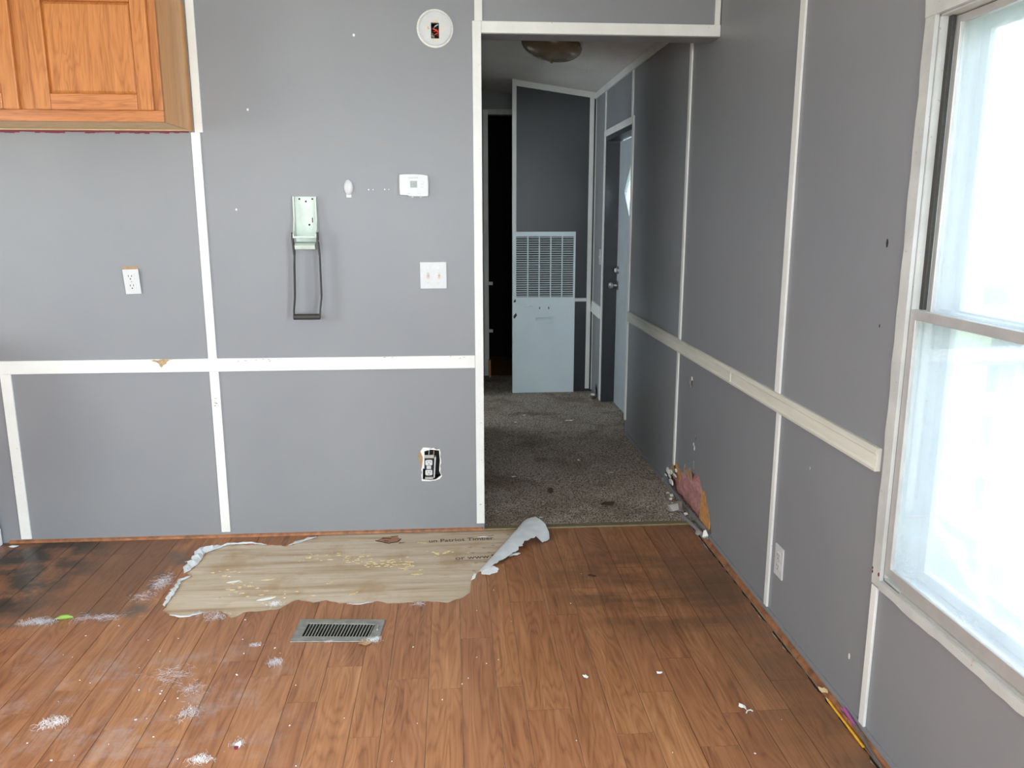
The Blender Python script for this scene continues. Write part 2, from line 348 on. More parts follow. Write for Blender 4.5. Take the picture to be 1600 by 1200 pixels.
# hall
m = MB(); m.region([(.12,0),(1.85,0),(1.85,2.03),(2.75,2.03),(2.75,0),(4.7,0),(4.7,2.6),(.12,2.6)], [], fYZ, -1.14, -1.04); struct(m.build('wall_hall', M['grey']))
m = MB(); m.region(rectp(1.1,3.6,0,2.8), [rectp(1.8,2.9,.8,1.9)], fYZ, -2.75, -2.65); m.box(-2.65,-1.14,1.1,1.2,0,2.75).box(-2.65,-1.14,3.5,3.6,0,2.75); struct(m.build('wall_side', M['white']))
m = MB().box(-2.65,-1.04,1.2,3.5,-.03,.004); struct(m.build('floor_side', M['carpet']))
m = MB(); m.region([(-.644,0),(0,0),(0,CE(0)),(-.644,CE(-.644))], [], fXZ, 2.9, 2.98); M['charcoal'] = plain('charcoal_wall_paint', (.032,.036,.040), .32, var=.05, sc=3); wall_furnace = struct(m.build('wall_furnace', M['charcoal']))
m = MB(); m.region([(-1.04,0),(-.80,0),(-.80,2.235),(-.30,2.235),(-.30,0),(.0,0),(0,CE(0)),(-1.04,CE(-1.04))], [], fXZ, 3.62, 3.72); wall_end = struct(m.build('wall_end', M['grey']))
# unlit room past the hall doorway, its darkness painted into near-black walls
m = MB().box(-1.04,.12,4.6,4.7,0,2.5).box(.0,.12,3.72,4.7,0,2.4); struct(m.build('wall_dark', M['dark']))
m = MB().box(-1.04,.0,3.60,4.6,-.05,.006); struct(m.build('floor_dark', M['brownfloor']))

# ------------------------------------------------------------------ floor: plywood, vinyl planks, tear
REG = [(-1.679,-.802),(-1.376,-.826),(-1.389,-.978),(-1.687,-.958)]          # register outline
def inset(poly, d):
    cx = sum(p[0] for p in poly)/4; cy = sum(p[1] for p in poly)/4
    return [(x+(d if x < cx else -d), y+(d if y < cy else -d)) for x, y in poly]
DUCT = inset(REG, .022)
m = MB(); m.region(rectp(XL,.12,YR,.012), [DUCT], fXY, -.03, -.004)
floor = struct(m.build('floor', M['ply']))
TEAR_LOW = [(-2.191,-.698),(-2.151,-.73),(-2.107,-.748),(-2.076,-.74),(-2.038,-.714),(-1.981,-.713),(-1.928,-.77),(-1.897,-.729),(-1.83,-.724),(-1.765,-.705),(-1.74,-.656),(-1.719,-.642),(-1.654,-.672),(-1.61,-.655),(-1.558,-.685),(-1.452,-.692),(-1.418,-.674),(-1.38,-.698),(-1.25,-.692),(-1.155,-.709),(-1.102,-.677),(-1.069,-.631),(-1.063,-.52),(-1.032,-.450),(-.822,.004),(-.82,.012)]
TEAR_UP = [(-1.735,.03),(-1.753,-.031),(-1.806,-.078),(-1.855,-.117),(-1.997,-.093),(-2.069,-.08),(-2.148,-.096),(-2.192,-.162),(-2.189,-.28),(-2.213,-.371),(-2.178,-.403),(-2.207,-.43),(-2.201,-.548),(-2.2,-.622)]
def ragged(pts, amp, step, seed):
    rnd = random.Random(seed); out = []
    for i in range(len(pts)-1):
        a, b = Vector(pts[i]), Vector(pts[i+1]); n = max(1, int((b-a).length/step)); nv = Vector((-(b-a).y,(b-a).x)).normalized()
        for j in range(n): out.append(tuple(a+(b-a)*j/n+nv*(rnd.uniform(-amp,amp) if j else rnd.uniform(-amp,amp)*.3)))
    return out
TEAR = ragged(TEAR_LOW[:22], .006, .018, 3)+TEAR_LOW[21:]+[(-.82,.03)]+ragged(TEAR_UP+[TEAR_LOW[0]], .006, .018, 5)
seams = [-4.2,-4.08,-3.95,-3.84,-3.71,-3.60,-3.48,-3.38,-3.26,-3.15,-3.03,-2.92,-2.80,-2.69,-2.58,-2.46,-2.35,-2.233,-2.12,-2.0,-1.885,-1.77,-1.633,-1.539,-1.427,-1.339,-1.213,-1.111,-1.003,-.924,-.794,-.684,-.579,-.468,-.359,-.256,-.155,-.030]
joints = {-1.427:[-1.49,-.52], -1.213:[-1.27,-.60], -1.111:[-.975,-1.9], -1.003:[-1.275,-.38], -.924:[-1.40,-.72], -.794:[-.83,-1.72], -.468:[-.45,-.87,-1.15,-1.6], -1.77:[-1.16], -.256:[-.93,-1.45], -.155:[-.62,-1.3]}
rnd = random.Random(11)
for i in range(len(seams)-1):
    x0, x1 = seams[i]+.0010, seams[i+1]-.0010
    js = joints.get(seams[i])
    js = list(js) if js else [-.15-rnd.random()*.6]
    while min(js) > -2.5: js.append(min(js)-.45-rnd.random()*.5)
    js = sorted([j for j in js if j > -2.9])
    ys = [-3.0]+js+[.004]
    for a, b in zip(ys[:-1], ys[1:]):
        if b-a < .05: continue
        r = rectp(x0,x1,a+.0007,b-.0007); hl = []
        if x1 > -2.23 and x0 < -.79 and b > -.78: hl.append(TEAR)
        if x1 > -1.70 and x0 < -1.37 and b > -1.0 and a < -.79: hl.append(DUCT)
        if i == len(seams)-2:   # ragged outer edge beside the window wall
            e = ragged([(x1,a+.0007),(x1,b-.0007)], .008, .03, i+int(a*100)); r = [(x0,a+.0007)]+e+[(x1,b-.0007),(x0,b-.0007)]
        m = MB()
        if m.region(r, hl, fXY, -.0035, rnd.uniform(-.0004,.0002)): m.build('plank', M['vinyl'], floor)
MB().box(XL,-.03,YR,-3.0015,-.0035,0).build('vinyl_sheet', M['vinyl'], floor)
# torn felt backing turned up along the tear
def torn_strip(name, path, width, lift, seed, mat='backing'):
    rnd = random.Random(seed); p = ragged(path, .003, .012, seed)+[path[-1]]; m = MB(); vs = []; fs = []
    c = Vector((-1.6,-.4))
    for i, q in enumerate(p):
        a = Vector(p[max(i-1,0)]); b = Vector(p[min(i+1,len(p)-1)]); t = (b-a).normalized(); nv = Vector((-t.y,t.x))
        if (Vector(q)+nv-c).length < (Vector(q)-nv-c).length: nv = -nv
        f = math.sin(math.pi*i/(len(p)-1))**.5 if 0 < i < len(p)-1 else .05
        w = width*f*rnd.uniform(.45,1.15); h = lift*f*rnd.uniform(.4,1.2); q3 = Vector((*q,.0006)); n3 = Vector((*nv,0))
        vs += [q3-n3*.002, q3+n3*w*.35+Vector((0,0,h)), q3+n3*w+Vector((0,0,h*.45)), q3+n3*w*1.0+Vector((0,0,h*.45-.0012)), q3+n3*w*.35+Vector((0,0,h-.0014)), q3-n3*.002+Vector((0,0,-.0014))]
    for i in range(len(p)-1):
        for j in range(6): fs.append((i*6+j,i*6+(j+1)%6,i*6+6+(j+1)%6,i*6+6+j))
    m.add(vs, fs); return m.build(name, M[mat], floor)
torn_strip('torn_backing', [(-2.20,-.66),(-2.20,-.55),(-2.208,-.44),(-2.185,-.40)], .020, .010, 1)
torn_strip('torn_backing', [(-2.215,-.375),(-2.19,-.28),(-2.194,-.17),(-2.15,-.098)], .052, .020, 2)
torn_strip('torn_backing', [(-2.192,-.17),(-2.12,-.088),(-2.03,-.083),(-1.95,-.10)], .012, .006, 3)
torn_strip('torn_backing', [(-1.855,-.117),(-1.79,-.07),(-1.745,-.028)], .022, .005, 4)
torn_strip('torn_backing', [(-2.16,-.728),(-2.10,-.746),(-2.05,-.722)], .012, .005, 6)
torn_strip('torn_backing', [(-1.53,-.69),(-1.48,-.693),(-1.43,-.68)], .006, .003, 8)
# ---- the big conical curl of vinyl, felt side out
CA, CB = Vector((-1.032,-.450,0)), Vector((-.822,.004,0)); cax = (CB-CA); CL = cax.length; cax.normalize(); cside = Vector((cax.y,-cax.x,0))
nu, nv = 56, 30; top = []; und = []
for i in range(nu+1):
    u = i/nu; Wd = .016+.185*u; Hh = .003+.063*u**1.1
    rag = .16*noise.noise(Vector((u*9,3,1)))+.22*noise.noise(Vector((u*30,8,1)))
    if u < .72: am = 2.45+rag-.35*math.exp(-((u-.60)/.09)**2)
    elif u < .82: am = 3.05+rag*.4
    else: am = 3.05-((u-.82)/.18)**.75*1.75+rag*.35
    for j in range(nv+1):
        q = am*j/nv; nrm = (-cside*math.cos(q)*Hh+Vector((0,0,1))*math.sin(q)*Wd*.5).normalized()
        p = CA+cax*(CL*u)+cside*(Wd*.5*(1-math.cos(q)))+Vector((0,0,.0008+Hh*math.sin(q)))
        p += nrm*.002*noise.noise(p*28); top.append(p+nrm*.0008); und.append(p-nrm*.0008)
n = len(top); m = MB(); m.add(top+und, [])
for i in range(nu):
    for j in range(nv):
        q = i*(nv+1)+j; m.f.append((q,q+1,q+nv+2,q+nv+1)); m.mi.append(0); m.f.append((n+q,n+q+nv+1,n+q+nv+2,n+q+1)); m.mi.append(1)
for e in ([nu*(nv+1)+j for j in range(nv+1)], [i*(nv+1)+nv for i in range(nu+1)], [j for j in range(nv+1)], [i*(nv+1) for i in range(nu+1)]):
    for q, w in zip(e[:-1], e[1:]): m.f.append((q,w,n+w,n+q)); m.mi.append(0)
cu = m.build('vinyl_curl', [M['backing'], M['vinyl']], floor, smooth=True); cu['label'] = 'pale grey felt underside of a vinyl corner rolled up into a cone'
def flat_chip(name, poly, z, mat, parent=None, bend=.004, th=.0012, seed=0):
    cx = sum(p[0] for p in poly)/len(poly); cy = sum(p[1] for p in poly)/len(poly); rnd = random.Random(seed+len(poly)); n = len(poly)
    top = [(cx,cy,z+bend+th)]+[(x,y,z+th+rnd.uniform(0,bend)) for x,y in poly]; bot = [(x,y,h-th) for x,y,h in top]
    fs = [(0,i+1,(i+1)%n+1) for i in range(n)]+[(n+1,n+1+(i+1)%n+1,n+1+i+1) for i in range(n)]+[(i+1,n+2+i,n+2+(i+1)%n,(i+1)%n+1) for i in range(n)]
    m = MB().add(top+bot, fs); return m.build(name, M[mat], parent)
# printing on the bare plywood
def lettering(name, txt, loc, size, rot, mat, parent, extr=.0003, fn=None, shear=0, squash=1, bold=0):
    cu = bpy.data.curves.new(name, 'FONT'); cu.body = txt; cu.size = size; cu.extrude = extr; cu.shear = shear; cu.offset = bold; cu.resolution_u = 3
    t = bpy.data.objects.new('tmp', cu); COL.objects.link(t); bpy.context.view_layer.update()
    me = bpy.data.meshes.new_from_object(t.evaluated_get(bpy.context.evaluated_depsgraph_get())); bpy.data.objects.remove(t); me.name = name
    me.transform(Matrix.Diagonal((squash,1,1,1))); me.materials.clear(); me.materials.append(M[mat])
    o = bpy.data.objects.new(name, me); COL.objects.link(o); o.location = loc; o.rotation_euler = rot; o.parent = parent; return o
lettering('stamp_lettering', 'un Patriot Timber', (-1.242,-.122,-.0038), .046, (0,0,.045), 'ink', floor, squash=.86, bold=.0007)
lettering('stamp_lettering', 'er', (-1.375,-.125,-.0038), .034, (0,0,.03), 'ink', floor)
lettering('stamp_lettering', 'or www.S', (-1.125,-.316,-.0038), .050, (0,0,.06), 'ink', floor, squash=.85, bold=.0007)
m = MB(); rnd = random.Random(5)
for x, y in [(-.955,-.06),(-.885,-.055),(-.96,-.175),(-1.06,-.19),(-1.0,-.20),(-.98,-.25),(-1.05,-.25),(-1.04,-.355),(-1.0,-.345),(-1.05,-.43)]:
    for q in (-.6,.7):
        d = Vector((math.cos(q),math.sin(q),0))*.008; s_ = Vector((-d.y,d.x,0))*.12; p = Vector((x,y,-.0036)); m.add([p-d-s_,p+d-s_,p+d+s_,p-d+s_],[(0,1,2,3)])
m.box(-1.13,-.94,-.3265,-.3240,-.0039,-.0036).box(-1.02,-.955,-.066,-.062,-.0039,-.0036)
o = m.build('stamp_tick', M['ink'], floor); o['kind'] = 'stuff'
MARK = [(-1.473,-.085),(-1.45,-.050),(-1.410,-.042),(-1.385,-.05),(-1.371,-.07),(-1.378,-.104),(-1.405,-.112),(-1.413,-.119),(-1.437,-.108)]
flat_chip('scorched_patch', MARK, -.004, 'scrap', floor, .001, .0008)
m = MB()
for a, b, w in [((-1.478,-.086),(-1.437,-.110),.005),((-1.437,-.110),(-1.412,-.122),.006),((-1.412,-.116),(-1.378,-.108),.005),((-1.378,-.104),(-1.366,-.072),.005),((-1.452,-.062),(-1.410,-.068),.007),((-1.44,-.092),(-1.42,-.098),.006),((-1.412,-.045),(-1.380,-.040),.004)]:
    d = (Vector(b)-Vector(a)).normalized(); s_ = Vector((-d.y,d.x))*w/2
    m.prism([tuple(Vector(a)-s_),tuple(Vector(b)-s_*.6),tuple(Vector(b)+s_*.6),tuple(Vector(a)+s_)], fXY, -.0033, -.0018)
m.build('scorch_mark', M['char'], floor)
# dried glue flecks on the plywood
m = MB(); rnd = random.Random(21)
for cx_, cy_, sx, sy, n_ in [(-1.55,-.27,.06,.05,26),(-1.36,-.33,.07,.05,26),(-1.45,-.33,.05,.05,20),(-1.72,-.24,.10,.05,18),(-1.95,-.52,.09,.05,16),(-1.18,-.24,.08,.02,14),(-1.30,-.38,.08,.05,10),(-2.05,-.38,.06,.05,8),(-1.75,-.58,.2,.06,14)]:
    for q in range(n_):
        x = rnd.gauss(cx_,sx*.55); y = rnd.gauss(cy_,sy*.55); s_ = rnd.uniform(.002,.010); a = rnd.uniform(-.5,.5)
        if not(-2.15 < x < -1.06 and -.66 < y < -.13): continue
        pl = [(x+s_*math.cos(a+t)*rnd.uniform(.7,1.4),y+s_*.5*math.sin(a+t)*rnd.uniform(.6,1.2)) for t in (0,1.2,2.4,3.6,4.9)]
        m.prism(pl, fXY, -.004, -.0022)
o = m.build('glue_fleck', M['glue'], floor); o['kind'] = 'stuff'
for q, (x,y,l,a) in enumerate([(-2.0,-.46,.055,.35),(-1.87,-.45,.05,.15),(-2.02,-.60,.03,.4),(-1.84,-.62,.07,.3),(-1.28,-.445,.05,0),(-1.62,-.50,.03,.5),(-1.0,-.075,.05,.1),(-1.27,-.125,.05,-.25),(-1.52,-.60,.05,.5)]):
    pl = [(x+math.cos(a)*l*t-math.sin(a)*l*s_, y+math.sin(a)*l*t+math.cos(a)*l*s_) for t,s_ in ((-.5,0),(-.2,-.13),(.2,-.12),(.5,.03),(.15,.14),(-.25,.1))]
    flat_chip('glue_smear', pl, -.004, 'glue' if q%3 else 'chip', floor, .001, .001, q)

# carpeted hall
m = MB().box(-1.04,.12,.012,3.62,-.03,.006)
hall_floor = struct(m.build('floor_hall', M['carpet']))
m = MB(); rnd = random.Random(2); vs = []; fs = []
for q in range(26000):
    x = rnd.uniform(-1.03,-.004); y = .03+3.5*rnd.random()**1.5; h = rnd.uniform(.006,.013); a = rnd.uniform(0,6.3); w = rnd.uniform(.002,.0042)
    dx, dy = math.cos(a)*w, math.sin(a)*w; lx, ly = rnd.uniform(-.005,.005), rnd.uniform(-.005,.005); b = len(vs)
    vs += [(x-dx,y-dy,.004),(x+dx,y+dy,.004),(x-dy,y+dx,.004),(x+lx,y+ly,h)]; fs += [(b,b+1,b+3),(b+1,b+2,b+3),(b+2,b,b+3)]
m.add(vs, fs); o = m.build('carpet_pile', M['carpet'], hall_floor); o['kind'] = 'stuff'
m = MB().box(XO,-.0,-.010,.030,-.002,.0075); struct(m.build('trim_1', M['brass'], bevel=.003))

# ------------------------------------------------------------------ partition trim (parts of the wall)
def bar(name, mat, parent, x0,x1,y0,y1,z0,z1, bv=.0015): return MB().box(x0,x1,y0,y1,z0,z1).build(name, M[mat], parent, bevel=bv)
TB = -.009
bar('batten','white',wall_back,-3.028,-2.985,TB,0,.018,.757)
bar('batten','white',wall_back,-2.166,-2.127,TB,0,.026,.757)
bar('batten','white',wall_back,-2.166,-2.130,TB,0,.812,1.742)
bar('batten','white',wall_back,-2.150,-2.118,TB,0,1.742,CE(-2.1))
bar('batten','white',wall_back,-1.016,-.984,TB,0,2.182,CE(-1))
bar('batten','white',wall_back,-.026,-.004,TB,0,2.182,CE(0)-.002)
bar('chair_rail','white',wall_back,-3.11,-1.0262,-.013,0,.757,.814,.003)
bar('opening_casing','white',wall_back,-1.0255,-.989,-.011,0,.034,2.182,.002)
bar('opening_head_casing','white',wall_back,-.9885,-.001,-.011,0,2.137,2.182,.002)
m = MB(); m.region(PATCH_B, [], fXZ, -.0012, .001); m.build('torn_paper', M['tan'], wall_back)
rim = HOLE_B; rnd = random.Random(9)
m = MB(); ct = Vector((-1.225,.315)); N = len(rim)
po = [tuple(Vector(p)+(Vector(p)-ct).normalized()*rnd.uniform(.003,.009)) for p in ragged(rim+[rim[0]], .002, .012, 14)]; m.region(po, [HOLE_B], fXZ, -.0016, .0005); m.build('plaster_edge', M['plaster'], wall_back)
m = MB(); m.prism([(-1.270,.300),(-1.258,.300),(-1.256,.385),(-1.225,.395),(-1.262,.398),(-1.274,.380),(-1.262,.350)], fXZ, -.0022, 0); m.build('plaster_edge', M['plaster'], wall_back)
# marks on the wall and rail
for q,(x_,z_,l_,h_) in enumerate([(-1.59,1.7015,.028,.0016),(-1.53,1.7005,.02,.001),(-1.385,1.700,.03,.0012),(-1.42,1.704,.012,.001)]): MB().box(x_-l_,x_+l_,-.0006,0,z_,z_+h_).build('scuff_mark', M['tan'], wall_back)
M['stain'] = plain('brown_water_stain', (.42,.30,.17), .8, var=.3, sc=90)
m = MB(); m.region(ragged([(-2.405,.8138),(-2.355,.8138),(-2.310,.8138),(-2.335,.803),(-2.352,.790),(-2.360,.778),(-2.372,.795),(-2.405,.8138)], .004, .008, 4), [], fXZ, -.0138, -.0128); m.build('water_stain', M['stain'], wall_back)
rnd = random.Random(61)
for q in range(26):
    x_, z_ = rnd.choice([(rnd.uniform(-1.45,-1.06),rnd.uniform(.80,.812)),(rnd.uniform(-2.10,-1.9),rnd.uniform(.80,.812)),(rnd.uniform(-1.02,-.995),rnd.uniform(.1,.75)),(rnd.uniform(-2.16,-2.133),rnd.uniform(.60,.65))])
    d_ = .0133 if .757 < z_ < .814 else .0113 if x_ > -1.03 else .0093
    MB().box(x_-rnd.uniform(.002,.008),x_+.003,-d_,-d_+.0006,z_,z_+rnd.uniform(.0008,.002)).build('chip_mark', M['ink'], wall_back)
# back wall shoe and maroon paint line under the cabinet
m = MB().prism([(0,.0),(-.010,.0),(-.008,.008),(0,.013)], lambda a,b,d:(d,a,b), -3.08, XO-.006)
struct(m.build('baseboard_back', M['terracotta']))
m = MB(); n_ = 40; rnd = random.Random(4)
for i in range(n_):
    x0 = -2.95+.775*i/n_; x1 = -2.95+.775*(i+1)/n_; m.box(x0,x1,-.0012,.0,1.739+rnd.uniform(-.004,.003),1.7465)
m.build('old_paint_line', M['maroon'], wall_back)
# ------------------------------------------------------------------ window wall trim
def rail_prof(): return [(0,.752),(-.016,.752),(-.018,.760),(-.013,.766),(-.013,.796),(-.017,.800),(-.017,.808),(-.010,.814),(0,.814)]
m = MB().prism(rail_prof(), lambda a,b,d:(a,d,b), -1.538, 1.55); rr_ = m.build('chair_rail', M['cream'], wall_right)
for y0 in (-.40,):
    MB().box(-.0185,-.010,y0,y0+.002,.754,.812).build('rail_joint', M['agedwhite'], rr_)
def batR(y0, y1, z0, z1): bar('batten','white',wall_right,-.008,0,y0,y1,z0,z1)
batR(.372,.405,.814,CE(0)-.01); batR(.385,.413,.165,.752)
batR(-.866,-.826,.814,CE(0)-.01); batR(-.884,-.856,.030,.752)
batR(-1.590,-1.563,.030,.445)
batR(1.605,1.640,2.006,CE(0)-.03); batR(2.495,2.520,2.006,CE(0)-.03); batR(2.94,2.995-.1,.02,CE(0)-.03)
bar('batten','white',wall_furnace,-.055,-.022,2.888,2.9,.03,2.29); bar('batten','white',wall_furnace,-.648,-.616,2.886,2.9,1.2,2.41)
bar('chair_rail','white',wall_furnace,-.150,-.056,2.889,2.9,.738,.765)
m = MB().hexa([(-.645,2.885,2.365),(0,2.885,2.275),(0,2.9,2.275),(-.645,2.9,2.365),(-.645,2.885,2.408),(0,2.885,2.318),(0,2.9,2.318),(-.645,2.9,2.408)]); m.build('ceiling_trim', M['white'], wall_furnace)
MB().box(-.016,0,.12,2.9,2.272,2.318).build('ceiling_trim', M['white'], wall_right, bevel=.002)
# loose end of rail beside the hall switch
m = MB(); m.hexa([(-.020,2.53,.645),(0,2.53,.645),(0,3.0-.1,.66),(-.02,2.89,.66),(-.014,2.53,.735),(0,2.53,.735),(0,2.89,.745),(-.014,2.89,.745)]); m.build('chair_rail', M['white'], wall_right)
# gray base strip, brown shoe, both along the window wall
m = MB().box(-.007,0,YR,-.215,0,.030).box(-.007,0,.60,1.55,0,.030); struct(m.build('baseboard_right', M['grey'], bevel=.001))
m = MB(); rnd = random.Random(8); y = -2.6
while y < -.12:
    l = rnd.uniform(.18,.42); e = min(y+l,-.10); w = rnd.uniform(-.002,.002)
    m.hexa([(-.022+w,y,.0005),(-.008,y,.0005),(-.008,e,.0005),(-.022-w,e,.0005),(-.018+w,y,.012),(-.008,y,.014),(-.008,e,.014),(-.018-w,e,.012)]); y = e+.003
struct(m.build('trim_2', M['terracotta']))
MB().box(-.030,-.023,YR,0,-.0042,-.003).build('floor_gap_shade', M['duct'], floor)  # dark strip painting in the shade of the gap beside the shoe

# ------------------------------------------------------------------ window (right wall)
win = struct(empty('window_1', (0,-2.05,.476)))
def wp(m, name, mat, bv=.0012): o = m.build(name, M[mat], None, bevel=bv); return rel(o, win)
def jag(y, z0, z1, seed, amp=.004):
    rnd = random.Random(seed); return [(y+rnd.uniform(-amp,amp), z0+(z1-z0)*i/24) for i in range(25)]
# casing with chipped outer edge
m = MB(); m.region(jag(-1.563,.452,1.872,3,.0035)+[(-1.603,1.872),(-1.603,.452)], [], fYZ, -.010, 0); wp(m,'side_casing','agedwhite',0)
m = MB(); m.region([(WY0-.04,.452)]+[(WY0-.04,1.872),(WY0,1.872),(WY0,.452)], [], fYZ, -.010, 0); wp(m,'side_casing','agedwhite',0)
m = MB(); rnd = random.Random(6); m.region([(WY0-.04,1.866),(-1.565,1.866)]+[(-1.560-.04*i+0, 1.905+rnd.uniform(-.003,.003)) for i in range(0,25)]+[(WY0-.04,1.905)], [], fYZ, -.012, 0); wp(m,'head_casing','agedwhite',0)
m = MB(); rnd = random.Random(12); m.region([(-1.603-.0385*i, .448+rnd.uniform(-.004,.003)) for i in range(0,24)]+[(WY0,.472),(-1.603,.472)], [], fYZ, -.011, 0); wp(m,'sill_casing','agedwhite',0)
wp(MB().box(-.004,.012,WY0,WY1-.085,.472,.480),'sill_track','alu'); wp(MB().box(.001,.030,WY0,WY1-.080,.480,.492),'sill_filler','alu')
wp(MB().box(.024,.030,WY1-.080,WY1-.004,.477,.492),'sill_gap_shade','blackbox',0)  # black sheet put in to paint the gap below the sash dark
wp(MB().box(.000,.010,WY1-.070,WY1-.004,.473,.4775),'sill_track','alu')
# jamb liner
m = MB().box(.002,.12,WY1-.004,WY1,WZ0,WZ1).box(.002,.12,WY0,WY0+.004,WZ0,WZ1).box(.002,.12,WY0,WY1,WZ1-.004,WZ1).box(.002,.12,WY0,WY1,WZ0,WZ0+.004)
wp(m,'jamb_liner','agedwhite',0)
wp(MB().box(.020,.030,WY1-.020,WY1-.004,1.19,WZ1-.004),'jamb_strip','black')
# lower sash near the room
zm0, zm1 = 1.160, 1.190
def sash(name, x0, x1, y0, y1, z0, z1, w, mat, gm, gx):
    f = MB(); f.region(rectp(y0,y1,z0,z1), [rectp(y0+w,y1-w,z0+w,z1-w)], fYZ, x0, x1)
    f = rel(f.build(name, M[mat], None, bevel=.0015), win)
    g = MB().box(gx-.0015,gx+.0015,y0+w-.004,y1-w+.004,z0+w-.004,z1-w+.004).build('pane', M[gm], None); rel(g, win)
    return f
sash('lower_sash', .000,.018, WY0+.006,WY1-.003,.492,zm1, .024,'alu','hazy_window_glass',.009)
sash('upper_sash', .032,.048, WY0+.006,WY1-.018,zm0+.004,WZ1-.006, .016,'alu','hazy_window_glass',.040)
# storm window outside
sash('storm_frame', .084,.100, WY0+.006,WY1-.010,.482,1.184, .030,'agedwhite','storm_window_glass',.092)
sash('storm_frame', .100,.114, WY0+.006,WY1-.010,1.160,WZ1-.006, .030,'agedwhite','storm_window_glass',.107)
for z_ in (.70,1.05,1.5): wp(MB().box(.060,.066,WY1-.016,WY1-.004,z_,z_+.26),'jamb_strip','alu')
# red paint specks at the lower corner of the casing
for q,(y,z,s_) in enumerate([(-1.598,.487,.006),(-1.566,.492,.004),(-1.567,.482,.004)]):
    m = MB().prism([(y+s_*math.cos(t)*.6,z+s_*math.sin(t)) for t in (0,1,2,3.1,4.2,5.2)], fYZ, -.0112,-.0098); wp(m,'paint_speck','maroon',0)
# plain windows behind the camera
for nm, loc, fn, r, d0, d1 in (('window_2',(0,-3.45,.476),fYZ,(-3.92,-2.98,.476,1.866),-.01,.05),('window_3',(XL,-2.6,.95),fYZ,(-3.1,-1.7,1.0,2.0),XL-.06,XL+.01),('window_5',(-2.65,2.35,.8),fYZ,(1.8,2.9,.8,1.9),-2.70,-2.64),('window_4',(-1.75,YR,1.1),fXZ,(-2.95,-.55,1.1,2.12),YR-.06,YR+.01)):
    rt = struct(empty(nm, loc)); m = MB(); a0,a1,b0,b1 = r
    m.region(rectp(a0-.04,a1+.04,b0-.04,b1+.04), [rectp(a0+.03,(a0+a1)/2-.02,b0+.03,b1-.03), rectp((a0+a1)/2+.02,a1-.03,b0+.03,b1-.03)], fn, d0, d1); rel(m.build('window_frame', M['agedwhite'], None), rt)

# ------------------------------------------------------------------ outside door in the hall
dr = struct(empty('door_1', (.1,2.045,0)))
DIA = [(2.04,1.775),(2.262,1.570),(2.04,1.365),(1.818,1.570)]
M['doorpaint'] = plain('pale_blue_door_paint', (.46,.52,.55), .4, var=.05, sc=6)
m = MB(); m.region(rectp(DY0+.012,DY1-.012,.012,1.925), [DIA], fYZ, .100, .118); rel(m.build('door_leaf', M['doorpaint'], None), dr)
m = MB().prism(DIA, fYZ, .108, .111); rel(m.build('pane', M['storm_window_glass'], None), dr)
m = MB(); big = [(2.04+(a-2.04)*1.09,1.570+(b-1.57)*1.09) for a,b in DIA]; m.region(big, [DIA], fYZ, .094, .100); rel(m.build('pane_frame', M['doorpaint'], None), dr)
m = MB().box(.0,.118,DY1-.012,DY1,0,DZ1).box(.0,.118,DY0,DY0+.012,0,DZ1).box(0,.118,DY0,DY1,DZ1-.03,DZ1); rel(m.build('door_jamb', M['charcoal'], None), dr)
for y0,y1,z0,z1 in ((DY1+.0,DY1+.034,.02,2.004),(DY0-.034,DY0,.10,2.004),(DY0,DY1,DZ1,2.004)):
    rel(MB().box(-.010,0,y0,y1,z0,z1).build('door_casing', M['white'], None, bevel=.002), dr)
fK = lambda a,b,d: (.100-d, 2.43+a, .905+b)
m = MB().lathe([(.032,0),(.032,.006),(.014,.010),(.012,.034),(.026,.042),(.028,.060),(.020,.070)], fK, 20); rel(m.build('door_knob', M['steel'], None, smooth=True), dr)
fK2 = lambda a,b,d: (.100-d, 2.43+a, 1.015+b)
m = MB().lathe([(.028,0),(.027,.012),(.018,.016)], fK2, 20).box(.070,.086,2.424,2.436,1.0,1.03); rel(m.build('deadbolt', M['steel'], None, smooth=True), dr)
MB().box(.0,.16,DY0,DY1,-.03,.012).build('door_sill', M['carpet'], dr).matrix_parent_inverse = Matrix.Translation(-Vector(dr.location))
# doorway casing of the dark room, with hinge leaves left on it
m = MB().box(-.842,-.800,3.606,3.62,0,2.275); m.build('doorway_casing', M['white'], wall_end, bevel=.002)
MB().box(-.80,-.30,3.606,3.62,2.235,2.278).build('doorway_casing', M['agedwhite'], wall_end, bevel=.002)
for z_ in (.826,.409): MB().box(-.800,-.765,3.60,3.612,z_-.014,z_+.014).build('hinge', M['white'], wall_end, bevel=.002)
o = MB().box(-.806,-.790,3.52,3.58,.006,.16).build('wood_offcut', M['woodorange']); tag(o, 'short upright stick of yellow wood at the dark doorway', 'wood scrap')

